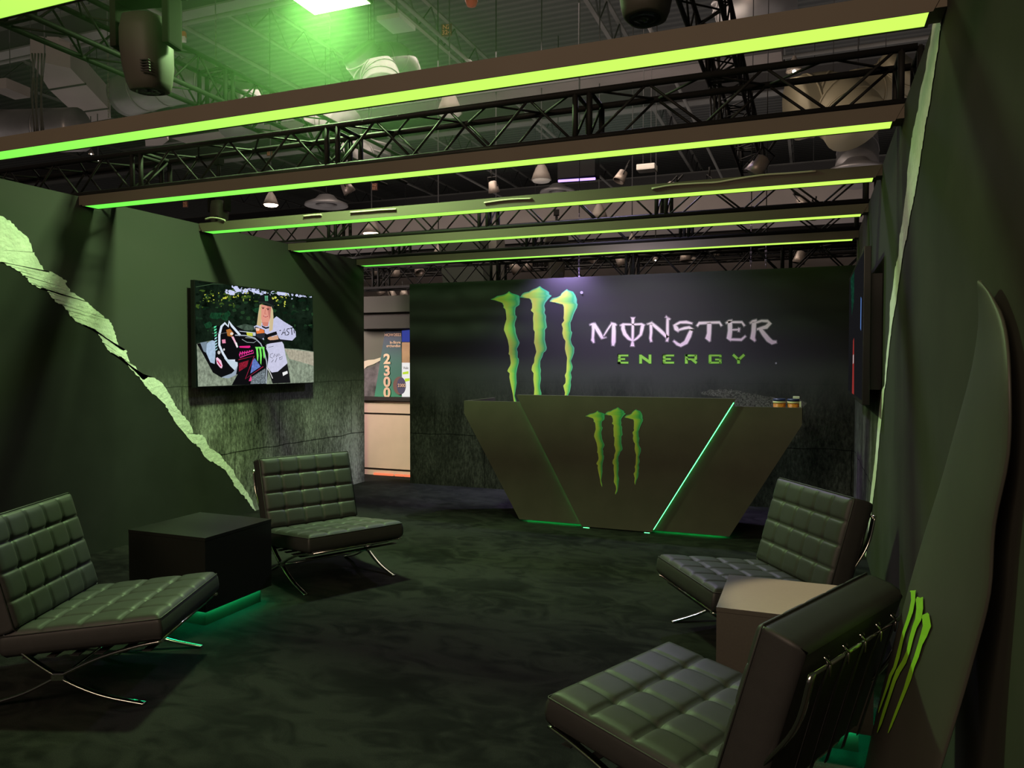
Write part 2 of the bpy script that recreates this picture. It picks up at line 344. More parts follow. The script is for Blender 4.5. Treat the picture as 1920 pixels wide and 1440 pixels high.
def claw_logo(name, place, m, parent, rows=110, green=None):
    """three claw marks, swept row by row; place(x, y) maps drawing units to the surface"""
    bm = bmesh.new(); uvl = bm.loops.layers.uv.new('UVMap')
    for c in CLAWS:
        y0, y1 = min(p[1] for p in c), max(p[1] for p in c); prev = None; n = len(c)
        for k in range(rows+1):
            y = lerp(y0+.5, y1-.5, (k/rows)**1.15); xs = []
            for i in range(n):
                (ax, ay), (bx, by) = c[i], c[(i+1) % n]
                if (ay <= y) != (by <= y): xs.append(ax+(bx-ax)*(y-ay)/(by-ay))
            if len(xs) < 2: continue
            xl, xr = min(xs), max(xs)
            # how near the printed top edge each column is: 1 at the edge, fading 55 units in
            row = []
            for j in range(7):
                x = lerp(xl, xr, j/6); top = 1e9
                for i in range(n):
                    (ax, ay), (bx, by) = c[i], c[(i+1) % n]
                    if (ax <= x) != (bx <= x):
                        yy = ay+(by-ay)*(x-ax)/(bx-ax)
                        if yy <= y+1: top = min(top, y-yy)
                tn = max(0, 1-min(abs(top), 90)/90)*(1 if y < y0+260 else 0)
                row.append((bm.verts.new(place(x, y)), j/6, tn))
            if prev:
                for j in range(6):
                    q = (prev[j], prev[j+1], row[j+1], row[j]); fc = bm.faces.new([a[0] for a in q])
                    for lp, a in zip(fc.loops, q): lp[uvl].uv = (a[1], a[2])
            prev = row
    bmesh.ops.recalc_face_normals(bm, faces=bm.faces)
    me = bpy.data.meshes.new(name); bm.to_mesh(me); bm.free(); me.materials.append(m)
    o = bpy.data.objects.new(name, me); col.objects.link(o); o.parent = parent; return o
YL = BY - .001
o = claw_logo('claw_logo', lambda x, y: P(900+x/6.548, 530+y/6.548, 'Y', YL), claw_material('claw_print', 1.1), wall_back); o['label'] = 'tall green claw logo printed on the wall'

def stroke(mb, pts, grow=0, pl=None):
    """tapered brush stroke: pts = (x, y, width) in pixels"""
    n = len(pts); Ls, Rs = [], []
    for i, (x, y, w) in enumerate(pts):
        a = pts[max(i-1, 0)]; c = pts[min(i+1, n-1)]; dx, dy = c[0]-a[0], c[1]-a[1]; l = math.hypot(dx, dy) or 1; dx /= l; dy /= l
        h = w/2+grow; ex = -grow if i == 0 else (grow if i == n-1 else 0)
        Ls.append((x+dx*ex-dy*h, y+dy*ex+dx*h)); Rs.append((x+dx*ex+dy*h, y+dy*ex-dx*h))
    for i in range(n-1):
        mb.face([pl(*Ls[i]), pl(*Ls[i+1]), pl(*Rs[i+1]), pl(*Rs[i])])
def c1(pts): return [(1090+x/10.105, 570+y/10.105, w/10.105) for x, y, w in pts]
def c2(pts): return [(1270+x/9.6, 570+y/9.6, w/9.6) for x, y, w in pts]
WORD = [
 [c1([(160,395,14),(205,385,40),(245,372,30)]), c1([(222,390,50),(228,480,48),(218,640,42),(215,680,60),(238,735,20)]), c1([(235,375,60),(320,510,66),(400,650,50)]), c1([(385,655,20),(470,632,8)]), c1([(420,610,16),(500,480,24),(580,365,30)]), c1([(560,360,30),(640,385,40),(665,405,20)]), c1([(612,375,60),(615,520,72),(610,720,74),(600,790,40)])],
 [c1([(735,408,12),(790,385,36),(850,385,30),(980,388,30),(1140,380,32),(1200,405,22)]), c1([(790,395,60),(790,470,66),(825,570,66),(895,650,54),(970,700,30)]), c1([(1165,395,60),(1150,470,60),(1125,580,48),(1060,645,38),(975,705,24)]), c1([(977,255,80),(977,290,44),(975,500,42),(970,720,40),(968,800,74)])],
 [c1([(1245,382,12),(1300,372,36),(1345,350,30)]), c1([(1318,370,50),(1322,540,44),(1310,650,44),(1325,715,34)]), c1([(1330,365,50),(1490,500,60),(1640,640,56)]), c1([(1600,240,36),(1680,292,26)]), c1([(1635,255,44),(1632,450,48),(1632,640,50),(1622,710,40)])],
 [[(1298,606.5,2.4),(1287,604,5),(1275,604.5,4),(1264,610,4)],[(1264,608,4),(1268,616,8),(1273,621,4)],[(1271,619,3),(1283,615.5,4.5),(1292,614,5),(1299,619,5)],[(1297,617,5),(1292,630,8),(1286,642,7.5),(1276,647.5,6),(1270,645,5),(1263,639,3)]],
 [[(1307,611.5,3.5),(1311,606,5),(1330,605,4),(1349,604.5,4.5),(1353,611,3.5)],[(1330,605,8),(1329.5,625,7.5),(1327.5,634,10),(1331,640,2)]],
 [[(1361,606,2),(1367,603,6),(1373,601,3)],[(1368.5,602,8),(1369,620,8),(1367,634,9),(1371,638.5,3)],[(1372,604,3.4),(1391,604,4),(1396,611,3.5)],[(1371,618.5,2.6),(1384,618,3),(1386,616,5)],[(1386,615,3),(1385,622,3)],[(1370,636.5,4),(1390,637,4.5),(1398,630,3)]],
 [[(1406,606,2),(1412,603,6),(1419,600,3)],[(1414,603,8),(1413,622,8),(1411,634,9),(1416,639.5,3)],[(1417,605,3.5),(1428,601.5,4),(1439,602,5),(1443.5,606,7),(1437,613,7),(1419,617.5,3)],[(1425,616,6),(1432,626,8),(1441,637,9),(1448,642,8),(1456,641,4)]]]
pl1 = lambda yy: (lambda x, y: P(x, y, 'Y', yy))
g1, g2 = MB(), MB()
for letter in WORD:
    for st in letter:
        stroke(g1, st, 1.5, pl1(BY-.0008)); stroke(g2, st, -.15, pl1(BY-.0016))
g1.build('lettering_outline', mat('letter_outline', (.22, .19, .23), .85), wall_back)
g2.build('lettering', mat('letter_face', (.85, .70, .82), .85), wall_back)['label'] = 'pale lilac serif word on the wall'
EN = []
def seg(x0, y0, x1, y1, w): EN.append([(x0, y0, w), (x1, y1, w)])
T_, B_, V_, H_ = 665, 681.6, 5, 3.2
for x0, x1 in ((1158.8, 1178), (1243, 1263.7)):
    seg(x0+V_/2, T_, x0+V_/2, B_, V_)
    for yy, xe in ((T_+1.6, x1), ((T_+B_)/2, x1-6), (B_-1.6, x1)): seg(x0, yy, xe, yy, H_)
seg(1201.2, T_, 1201.2, B_, 4.8); seg(1218.7, T_, 1218.7, B_, 4.8); seg(1201.5, T_+2.4, 1218.5, B_-2.4, 5)
seg(1287, T_, 1287, B_, 5); seg(1285, T_+1.6, 1305, T_+1.6, H_); seg(1304.5, T_+.6, 1304.5, T_+9, 4.4); seg(1287, T_+8.6, 1305.5, T_+8.6, H_); seg(1297, T_+8.6, 1306, B_-1, 4.6)
seg(1331.4, T_+1, 1331.4, B_-1, 5); seg(1330, T_+1.6, 1351.5, T_+1.6, H_); seg(1330, B_-1.6, 1351.5, B_-1.6, H_); seg(1350.5, T_+8.5, 1350.5, B_-.5, 4.4); seg(1341, T_+9, 1352, T_+9, 2.8); seg(1350.8, T_+1, 1350.8, T_+4.6, 4)
seg(1374.5, T_, 1385, T_+9.5, 4.6); seg(1395.5, T_, 1385, T_+9.5, 4.6); seg(1384.8, T_+7.5, 1384.8, B_, 5)
g = MB(); rim = MB()
for st in EN: stroke(g, st, 0, pl1(BY-.0016)); stroke(rim, st, 1.1, pl1(BY-.0008))
rim.build('small_lettering_outline', mat('green_dark', (.02, .09, .015), .85), wall_back)
g.build('small_lettering', M['logo_green'], wall_back)['label'] = 'widely spaced green word on the wall'
def disc(mb, cx, cy, r, pl, n=16, ry=None):
    mb.face([pl(cx+r*math.cos(2*math.pi*k/n), cy+(ry or r)*math.sin(2*math.pi*k/n)) for k in range(n)])
g = MB(); disc(g, 1090.5, 548.5, 2.7, pl1(BY-.004)); disc(g, 1455, 681, 1.8, pl1(BY-.004)); g.build('registered_mark', mat('pale_mark', (.3, .28, .36), .85), wall_back)
# pale weathered patch of the print just above the counter
rnd = random.Random(4); g = MB()
base = [(1313,737),(1330,731),(1352,730),(1370,730.5),(1384,732),(1393,736),(1408,738),(1425,741),(1446,744),(1470,747),(1500,750),(1515,756),(1500,768),(1375,768),(1372,752),(1350,743),(1330,742),(1318,740)]
pp = []
for a, b_ in zip(base, base[1:]+base[:1]):
    for k in range(5): pp.append((lerp(a[0], b_[0], k/5)+rnd.uniform(-2, 2), lerp(a[1], b_[1], k/5)+rnd.uniform(-1.2, 1.2)))
g.face([P(x, y, 'Y', BY-.0008) for x, y in pp])
o = g.build('weathered_print', mat('weathered', (.055, .05, .052), .9, noise=.95, nscale=70), wall_back)
bm = bmesh.new(); bm.from_mesh(o.data); bmesh.ops.triangulate(bm, faces=bm.faces, ngon_method='EAR_CLIP'); bm.to_mesh(o.data); bm.free()

# ================================================================== CEILING BEAMS WITH LIGHT STRIPS
ZS = 2.865; XL_, XR_ = -5.496, .382; SW = .126
BEAM_Y = [1.80, 3.122, 4.449, 5.743, 7.092, 8.485]
which = ['nearest the camera, only its corner in view', 'second from the front, the widest in view', 'third from the front, meeting the left wall top', 'fourth from the front', 'fifth from the front', 'farthest, in front of the back wall']
for i, y in enumerate(BEAM_Y):
    t = empty('light_beam', (0, y, ZS)); tag(t, 'dark beam with glowing green underside, ' + which[i], 'light beam', 'light beams across the stand')
    b = MB(); y0 = -.006; y1 = SW+.012; top = .085
    xa, xb = WL+.001, WR-.001
    # front board, chamfered to the lit ends; back board; top; dark end blocks
    b.prism([(xa, y0, top), (xb, y0, top), (XR_+.012, y0, 0), (XL_-.012, y0, 0)], (0, .004, 0))
    b.box((xa, y0+.004, .012), (xb, y1, top))
    b.box((XL_-.006, y1-.012, 0), (XR_+.006, y1, .012))
    b.box((XL_-.012, y0+.004, 0), (XL_, y1, .012)); b.box((XR_, y0+.004, 0), (XR_+.012, y1, .012))
    b.build('beam_casing', M['beam'], t)
    s = MB(); s.box((XL_, 0, .002), (XR_, SW, .0115)); s.build('light_strip', M['strip'], t)['label'] = 'glowing green diffuser strip'

# cables lying on the fourth beam, spilling over its front edge
def cable(name, pts, r, m, label, cat='cable', group=None):
    b = MB(); b.tube(smooth_path(pts, 6), r, 6); return tag(b.build(name, m), label, cat, group)
yb = BEAM_Y[3]
Q = lambda x, y, Y=yb-.012: P(x, y, 'Y', Y)
cable('white_cable', [Q(1222,354), Q(1260,347.5), Q(1310,344), Q(1345,342), Q(1380,336), Q(1430,328.5), Q(1480,325), Q(1530,321)], .008, M['cable'], 'long pale cable sagging along the top of the fourth light beam, right part', group='cables on the light beams')
cable('white_cable', [Q(908,380.5), Q(940,376), Q(970,373.5), Q(997,372.5)], .008, M['cable'], 'short pale cable on the fourth light beam below the unlit bell lamp', group='cables on the light beams')
cable('white_cable', [Q(657,398.5), Q(690,396), Q(713,394), Q(743,392.5)], .008, M['cable'], 'short pale cable on the fourth light beam above the lit bell lamp', group='cables on the light beams')
cable('white_cable', [Q(385,411), Q(397,408.5), Q(412,410), Q(422,413.5)], .009, M['cable'], 'short curved pale cable at the left end of the fourth light beam', group='cables on the light beams')
cable('white_cable', [Q(569,405.5), Q(590,403.5), Q(603,403)], .008, M['cable'], 'tiny pale cable piece on the fourth light beam, left part', group='cables on the light beams')

# ================================================================== TRUSSES
def truss(x0, x1, y, z0, z1, label, seg=1.83, posts=None, d=.29, axis='X', other=None, r=.021):
    L = x1-x0; t = empty('box_truss', (x0, y, z0) if axis == 'X' else (y, x0, z0), 0 if axis == 'X' else R(90)); tag(t, label, 'truss', 'black box trusses')
    h = z1-z0; sy = 1 if axis == 'X' else -1
    for yy in (0, d):
        for zz in (0, h):
            b = MB(); b.tube([(0, yy*sy, zz), (L, yy*sy, zz)], r, 8); b.build('chord', M['truss'], t)
    ps = posts or [i*seg for i in range(int(L/seg)+1)]
    for p_ in ps:
        b = MB()
        for dx in (-.045, .045):
            for yy in (0, d): b.tube([(p_+dx, yy*sy, 0), (p_+dx, yy*sy, h)], .019, 6)
            for zz in (0, h): b.tube([(p_+dx, 0, zz), (p_+dx, d*sy, zz)], .014, 6)
            b.tube([(p_+dx, 0, 0), (p_+dx, d*sy, h)], .009, 5)
        b.build('end_frame', M['truss'], t)
    b = MB(); pp = sorted(ps)
    for a, c in zip(pp[:-1], pp[1:]):
        n = max(2, round((c-a-.14)/.3)); a2, c2_ = a+.07, c-.07
        for yy in (0, d):
            for k in range(n):
                za, zb = (0, h) if k % 2 == 0 else (h, 0)
                b.tube([(lerp(a2, c2_, k/n), yy*sy, za), (lerp(a2, c2_, (k+1)/n), yy*sy, zb)], .009, 5)
        for zz in (0, h):
            for k in range(n):
                ya, yb_ = (0, d) if k % 2 == 0 else (d, 0)
                b.tube([(lerp(a2, c2_, k/n), ya*sy, zz), (lerp(a2, c2_, (k+1)/n), yb_*sy, zz)], .008, 5)
    b.build('lacing', M['truss'], t)
    return t
truss(-8.64, .50, BEAM_Y[2]+.05, 2.975, 3.255, 'black box truss resting over the third light beam', posts=[0, 1.83, 3.66, 5.5, 7.32, 9.11])
truss(-8.64, .50, BEAM_Y[4]+.03, 2.975, 3.255, 'black box truss resting over the fifth light beam', posts=[0, 1.83, 3.66, 5.5, 7.32, 9.11])
truss(-8.64, .50, BEAM_Y[5]+.03, 2.975, 3.255, 'black box truss resting over the farthest light beam', posts=[0, 1.83, 3.66, 5.5, 7.32, 9.11])
truss(-7.6, 1.6, 9.3, 2.66, 2.96, 'black box truss just behind the top of the back wall')
truss(-12, 3.5, 13.2, 3.35, 3.72, 'black box truss of a neighbouring stand beyond the back wall', d=.35)
truss(-16, 6, 18.5, 4.2, 4.65, 'black box truss farther off over the neighbouring stand', seg=2.4, d=.4)
truss(-18, 8, 24.5, 5.0, 5.5, 'most distant black box truss in the hall', seg=2.4, d=.45)
truss(-.2, 8.4, -5.05, 3.86, 4.16, 'black box truss running lengthwise above the left wall', axis='Y')
truss(.2, 11.5, -.95, 4.3, 4.6, 'black box truss running lengthwise above the middle of the stand', axis='Y')

# ================================================================== CHAIRS
def cushion(name, nx, ny, W, Ln, T, parent, mtx, puff=.016):
    """tufted cushion, W wide (y) by Ln long (x), T thick (z); top is +z, mtx places it"""
    b = MB(); sx, sy = nx*14, ny*14; rr = .014
    def top(i, j):
        u, v = i/sx, j/sy
        cu, cv = (u*nx) % 1, (v*ny) % 1
        if i == sx: cu = 0
        if j == sy: cv = 0
        a = 1-abs(2*cu-1)**9; c = 1-abs(2*cv-1)**9
        hgt = puff*(a*c)**.5*(1-.25*((2*cu-1)**2+(2*cv-1)**2)/2)
        # buttons draw the corners in
        du = min(cu, 1-cu); dv = min(cv, 1-cv); inner = 0 < round(u*nx) < nx and 0 < round(v*ny) < ny
        if inner: hgt -= .010*math.exp(-((du/.13)**2+(dv/.13)**2))
        eu = min(u, 1-u)*Ln; ev = min(v, 1-v)*W
        edge = 0
        for e_ in (eu, ev):
            if e_ < rr: edge += rr-math.sqrt(max(0, rr*rr-(rr-e_)**2))
        return Vector((lerp(0, Ln, u), lerp(-W/2, W/2, v), T-.004+hgt*min(1, .3+min(eu, ev)/.05)-min(edge, rr*1.2)))
    grid = [[b.bm.verts.new(top(i, j)) for j in range(sy+1)] for i in range(sx+1)]
    for i in range(sx):
        for j in range(sy):
            fc = b.bm.faces.new((grid[i][j], grid[i+1][j], grid[i+1][j+1], grid[i][j+1])); fc.smooth = True
    rim = [(i, 0) for i in range(sx)] + [(sx, j) for j in range(sy)] + [(i, sy) for i in range(sx, 0, -1)] + [(0, j) for j in range(sy, 0, -1)]
    prev = [grid[i][j] for i, j in rim]; cx, cy = Ln/2, 0
    for z, grow in ((T*.72, .004), (T*.35, .005), (.018, .0), (0, -.018)):
        ring = []
        for i, j in rim:
            g_ = grid[i][j].co; d = Vector((g_.x-cx, g_.y-cy, 0)); n_ = Vector((0, 0, 0))
            if i == 0: n_.x = -1
            if i == sx: n_.x = 1
            if j == 0: n_.y = -1
            if j == sy: n_.y = 1
            ring.append(b.bm.verts.new((g_.x+n_.x*grow, g_.y+n_.y*grow, z)))
        for k in range(len(rim)):
            fc = b.bm.faces.new((prev[k], prev[(k+1) % len(rim)], ring[(k+1) % len(rim)], ring[k])); fc.smooth = True
        prev = ring
    b.bm.faces.new(prev)
    for v in b.bm.verts: v.co = mtx @ v.co
    o = b.build(name, M['leather'], parent)
    # piping round the upper edge and between the tufts
    e = MB(); z = T-.014; q = .002
    loop = [(rr*.35, -W/2-q, z), (Ln-rr*.35, -W/2-q, z), (Ln+q, -W/2+rr*.35, z), (Ln+q, W/2-rr*.35, z), (Ln-rr*.35, W/2+q, z), (rr*.35, W/2+q, z), (-q, W/2-rr*.35, z), (-q, -W/2+rr*.35, z), (rr*.35, -W/2-q, z)]
    e.tube(loop, .0032, 6)
    for v in e.bm.verts: v.co = mtx @ v.co
    e.build('piping', M['leather'], o)
    return o
def make_chair():
    t = empty('lounge_chair'); tag(t, cat='chair', group='black leather lounge chairs')
    W = .745
    # seat: front edge high, falling to the rear; +x of the cushion runs to the front
    a = math.atan2(.424-.352, .11+.56)
    mt = Matrix.Translation((-.62, 0, .352-.124)) @ Matrix.Rotation(-a, 4, 'Y')
    cushion('seat_cushion', 4, 5, W, .735, .118, t, mt)
    # back: lower front edge (-.548,.366) up to (-.695,.871); cushion x runs upward, z faces the sitter
    up = Vector((-.147, 0, .505)).normalized(); nrm = Vector((.505, 0, .147)).normalized(); yv = nrm.cross(up)
    mb_ = Matrix((up, yv, nrm)).transposed().to_4x4(); mb_.translation = Vector((-.548, 0, .366)) - nrm*.145
    cushion('back_cushion', 4, 5, W, .53, .145, t, mb_)
    yw = .355
    b1 = smooth_path([(-.845, 0, .772), (-.80, 0, .61), (-.69, 0, .45), (-.56, 0, .275), (-.374, 0, .138), (-.19, 0, .052), (-.0, 0, .007), (.012, 0, .006)], 6)
    b2 = smooth_path([(.105, 0, .300), (-.02, 0, .274), (-.19, 0, .222), (-.374, 0, .138), (-.53, 0, .062), (-.70, 0, .010), (-.725, 0, .006)], 6)
    for s in (-1, 1):
        for bb in (b1, b2):
            m_ = MB(); m_.tube([(p.x, s*yw, p.z) for p in bb], 0, flat=(.030, .012), up=(0, 0, 1)); m_.build('leg', M['chrome'], t)['label'] = 'curved flat chrome bar'
        m_ = MB(); m_.box((-.405, s*yw-.015, .118), (-.343, s*yw+.015, .158), .006); m_.build('joint_plate', M['chrome'], t)
    for nm, p_, q_ in (('top_rail', (-.838, .762), None), ('crossbar', (.09, .297), None), ('crossbar', (-.62, .338-.085), None), ('crossbar', (-.374, .128), None)):
        m_ = MB(); m_.tube([(p_[0], -yw, p_[1]), (p_[0], yw, p_[1])], .007, 8); m_.build(nm, M['chrome'], t)
    for k in range(6):  # straps under the seat, side to side
        x = lerp(.03, -.52, k/5); z = lerp(.281, .252, k/5)-.03
        m_ = MB(); m_.box((x-.02, -yw, z), (x+.02, yw, z+.004)); m_.build('seat_strap', M['strap'], t)
    for k in range(5):  # straps down the back, clipped over the top rail
        y = lerp(-.25, .25, k/4)
        m_ = MB(); m_.tube([(-.846, y, .766), (-.825, y, .70), (-.735, y, .36)], 0, flat=(.028, .003), up=(1, 0, 0)); s_ = m_.build('back_strap', M['strap'], t)
        m_ = MB(); m_.tube([(-.836, y-.014, .79), (-.850, y, .768), (-.846, y, .735)], .0032, 6); m_.tube([(-.836, y+.014, .79), (-.850, y, .768)], .0032, 6); m_.build('clip', M['chrome'], s_)
    return t
proto = make_chair()
poses = [(-3.039, 2.926, 23.65, 'black tufted leather lounge chair at the left edge, in front of the left side table'),
         (-3.062, 4.581, -27.2, 'black tufted leather lounge chair against the left wall below the screen'),
         (-.573, 4.356, 212.9, 'black tufted leather lounge chair facing away to the left, nearest the reception counter'),
         (-.613, 2.812, 155.85, 'black tufted leather lounge chair in the right foreground seen from behind')]
for i, (x, y, a, lb) in enumerate(poses):
    o = proto if i == 0 else copy_tree(proto)
    o.location = (x, y, 0); o.rotation_euler.z = R(a); o['label'] = lb

# ================================================================== SIDE TABLES
def side_table(x0, y0, x1, y1, m, label, led_len=None):
    cx, cy = (x0+x1)/2, (y0+y1)/2; t = empty('side_table', (cx, cy, 0)); tag(t, label, 'side table', 'cube side tables with green underglow')
    w, d = (x1-x0)/2, (y1-y0)/2
    b = MB(); b.box((-w, -d, .10), (w, d, .528)); b.build('body', m, t)
    b = MB(); b.box((-w-.001, -d-.001, .529), (w+.001, d+.001, .55), .0015); b.build('table_top', m, t)
    b = MB(); b.box((-w+.05, -d+.05, 0), (w-.05, d-.05, .10)); b.build('plinth', M['laminate'], t)
    b = MB()
    for a, c in (((-w+.05, -d+.034), (w-.05, -d+.048)), ((-w+.05, d-.048), (w-.05, d-.034)), ((-w+.034, -d+.05), (-w+.048, d-.05)), ((w-.048, -d+.05), (w-.034, d-.05))):
        b.box((a[0], a[1], .094), (c[0], c[1], .0995))
    b.build('led_strip', M['led'], t)['label'] = 'green light strip under the edge'
    return t
side_table(-3.97, 3.49, -3.355, 4.085, M['table_dark'], 'black cube side table with green glow beneath, between the two left chairs')
side_table(-.366, 3.316, .249, 3.85, M['table'], 'brown cube side table lit from above, between the two right chairs')

# ================================================================== RECEPTION COUNTER
YC = 7.07
t = empty('reception_counter', (-1.69, YC, 0)); tag(t, 'dark counter tapering to its base with a green claw logo and light line', 'reception counter')
def rel(x, y, z): return Vector((x+1.69, y-YC, z))
def wing(pts):
    b = MB(); b.prism([rel(x, YC, z) for x, z in pts], (0, .04, 0)); return b.build('side_panel', M['laminate'], t)
LT, RT, LB, RB = -3.335, -.068, -2.72, -.672
ZT = 1.205
wing([(LT, ZT), (-2.70, ZT), (-2.03, .02), (LB, .02), (LT, ZT-.13)])
wing([(RT, ZT-.0), (-.66, ZT), (-1.37, .02), (RB, .02), (RT, ZT-.15)])
# raised centre panel, stands forward of the side panels
CF = YC-.05
cen = [(-2.735, 1.277), (-.627, 1.277), (-1.372, .012), (-2.052, .012)]
b = MB(); b.prism([rel(x, CF, z) for x, z in cen], (0, .05, 0)); b.build('centre_panel', M['laminate'], t)
b = MB(); b.prism([rel(-2.735, CF+.05, 1.277), rel(-.627, CF+.05, 1.277), rel(-.67, CF+.05, 1.206), rel(-2.69, CF+.05, 1.206)], (0, .03, 0)); b.build('top_backing', M['laminate'], t)
# light lines along the slanted sides of the centre panel
for s, (tx, tz, bx, bz) in ((1, (-.648, 1.24, -1.365, .03)), (-1, (-2.708, 1.24, -2.058, .03))):
    b = MB(); e = s*.0055
    b.tube([rel(tx+e, CF+.030, tz), rel(bx+e, CF+.030, bz)], .0035, 6); o = b.build('light_line', M['led_hot'], t); o['label'] = 'thin green light line beside the centre panel'
# end panels running back
for X0, Xb, s in ((LT, LB, 1), (RT, RB, -1)):
    b = MB(); b.prism([rel(X0, YC+.04, ZT), rel(X0, YC+.04, ZT-.13), rel(Xb, YC+.04, .035), rel(Xb+s*.03, YC+.04, .035), rel(X0+s*.03, YC+.04, ZT-.13), rel(X0+s*.03, YC+.04, ZT)], (0, .72, 0)); b.build('end_panel', M['laminate'], t)
b = MB(); b.box(rel(LT+.09, YC+.04, 1.085), rel(RT-.03, YC+.6, 1.11)); b.build('worktop', M['laminate'], t)
b = MB(); b.box(rel(-2.035, CF-.002, 0), rel(-1.975, CF+.001, .004)); b.box(rel(-1.44, CF-.002, 0), rel(-1.39, CF+.001, .004)); b.build('led_end', M['led_hot'], t)
b = MB(); b.box(rel(-2.6, YC+.08, 0), rel(-.8, YC+.6, .035)); b.build('plinth', M['table_dark'], t)
b = MB(); b.box(rel(-2.66, YC+.048, .022), rel(-2.06, YC+.062, .034)); b.box(rel(-1.36, YC+.048, .022), rel(-.72, YC+.062, .034)); b.build('led_strip', M['led_counter'], t)['label'] = 'green light strip under the side panels'
o = claw_logo('claw_logo', lambda x, y: P(1080+((x-110)/1.2976+115)/7.58, 750+((y-45)/1.2976+105)/7.58, 'Y', CF-.003) - Vector((-1.69, YC, 0)), claw_material('claw_print_counter', .95), t); o['label'] = 'green claw logo on the centre panel'

# tubs on the counter
def tub(px0, px1, lab):
    a, c = P(px0, 765, 'Y', YC+.16), P(px1, 765, 'Y', YC+.16); x = (a.x+c.x)/2; r = (c.x-a.x)/2
    t = empty('food_tub', (x, YC+.16+r*.3, 1.11)); tag(t, lab, 'food tub', 'food tubs on the counter')
    b = MB(); b.lathe([(r*.84, 0), (r*.9, .02), (r*.95, .125)], (0, 0, 0), 28, True); b.build('body', M['orange'], t)
    b = MB(); b.lathe([(r*1.0, .125), (r*1.02, .142)], (0, 0, 0), 28, True); b.build('rim', M['cream'], t)
    b = MB(); b.lathe([(r*.99, .1425), (r*1.0, .158), (r*.93, .166)], (0, 0, 0), 28, True); b.build('lid', M['navy'], t)
    b = MB()
    for k in range(12):
        a0 = R(-125+k*6); a1 = R(-119+k*6); rr = r*.965
        b.face([(rr*math.cos(a0), rr*math.sin(a0), .028), (rr*math.cos(a1), rr*math.sin(a1), .028), (rr*math.cos(a1)*1.02, rr*math.sin(a1)*1.02, .075+.02*math.sin(k)), (rr*math.cos(a0)*1.02, rr*math.sin(a0)*1.02, .075+.02*math.sin(k-1))])
    b.build('label_patch', M['cream'], t)
tub(1449, 1473.5, 'small orange tub with a navy lid on the counter, the left one of two')
tub(1475.5, 1499, 'small orange tub with navy lid on the counter, the right one of two')
b = MB(); b.box((-.028, -.02, 0), (.028, .02, .022), .006)
q = P(1493, 742, 'Y', YC+.2); tag(b.build('small_box', M['white'], loc=(q.x, YC+.2, 1.276)), 'small white piece lying on the right tub lid', 'small box')
b = MB(); b.box((-.008, -.01, 0), (.008, .01, .145), .003)
q = P(1500.5, 765, 'Y', YC+.15); tag(b.build('marker_pen', M['white'], loc=(q.x, YC+.15, 1.11)), 'thin white upright stick beside the right tub', 'pen')

# ================================================================== SCREENS
TVX = WL+.115
def T(x, y): return P(350+x/6.26, 510+y/6.26, 'X', TVX)
pic_m = {}
def pcol(c, s=1.0, noise=0, ns=30):
    k = (c, s, noise, ns)
    if k not in pic_m:
        m = emit('picture_colour', srgb(*c), s)
        if noise:
            nt = m.node_tree; e = [n for n in nt.nodes if n.type == 'EMISSION'][0]; tc = N(nt, 'ShaderNodeTexCoord')
            n = N(nt, 'ShaderNodeTexNoise', Scale=float(ns), Detail=5.0, Roughness=.7); nt.links.new(tc.outputs['Object'], n.inputs['Vector'])
            L = srgb(*c); r = ramp(nt, n.outputs['Fac'], [(.35, [v*(1-noise) for v in L]), (.65, [min(1, v*(1+noise)) for v in L])]); nt.links.new(r.outputs[0], e.inputs['Color'])
        pic_m[k] = m
    return pic_m[k]
tvt = empty('wall_screen', (TVX-.05, 6.54, 1.865)); tag(tvt, 'flat screen on the left wall showing a rider in a cap beside a motocross bike', 'television')
orig = tvt.location.copy()
cor = [P(363.5, 522, 'X', TVX), P(585, 558.5, 'X', TVX), P(588, 717, 'X', TVX), P(370, 725, 'X', TVX)]
ty0, ty1 = (cor[0].y+cor[3].y)/2, (cor[1].y+cor[2].y)/2; tz0, tz1 = (cor[2].z+cor[3].z)/2, (cor[0].z+cor[1].z)/2
b = MB(); b.box(Vector((TVX-.05, ty0-.008, tz0-.012))-orig, Vector((TVX-.002, ty1+.008, tz1+.008))-orig, .004); b.build('casing', M['tv'], tvt)
b = MB(); b.box(Vector((WL+.001, 6.1, 1.55))-orig, Vector((TVX-.05, 6.95, 2.15))-orig); b.build('wall_bracket', M['steel_dark'], tvt)
pic = MB(); layer = [0]
def poly(c, pts, s=1.0, noise=0, ns=30, raw=False):
    layer[0] += 1; pic.use(pcol(c, s, noise, ns))
    out = []
    for x, y in pts:
        q = T(x, y); q.y = max(ty0, min(ty1, q.y)); q.z = max(tz0, min(tz1, q.z)); q.x = TVX + .00002*layer[0]; out.append(q-orig)
    pic.face(out)
def blob(c, cx, cy, rx, ry, n=9, jit=.35, **k):
    poly(c, [(cx+rx*math.cos(2*math.pi*i/n)*(1+rnd.uniform(-jit, jit)), cy+ry*math.sin(2*math.pi*i/n)*(1+rnd.uniform(-jit, jit))) for i in range(n)], **k)
def line(c, pts, w, **k):
    tmp = []; n = len(pts)
    for side in (1, -1):
        rng = range(n) if side == 1 else range(n-1, -1, -1)
        for i in rng:
            a = pts[max(i-1, 0)]; d = pts[min(i+1, n-1)]; dx, dy = d[0]-a[0], d[1]-a[1]; l = math.hypot(dx, dy) or 1
            tmp.append((pts[i][0]-dy/l*w/2*side, pts[i][1]+dx/l*w/2*side))
    poly(c, tmp, **k)
rnd = random.Random(11)
poly((18, 30, 20), [(60, 40), (1520, 300), (1520, 1330), (60, 1370)], .9, .75, 5)
for i in range(26): blob((60, 84, 30), rnd.uniform(120, 820), rnd.uniform(210, 420), rnd.uniform(8, 30), rnd.uniform(8, 24))
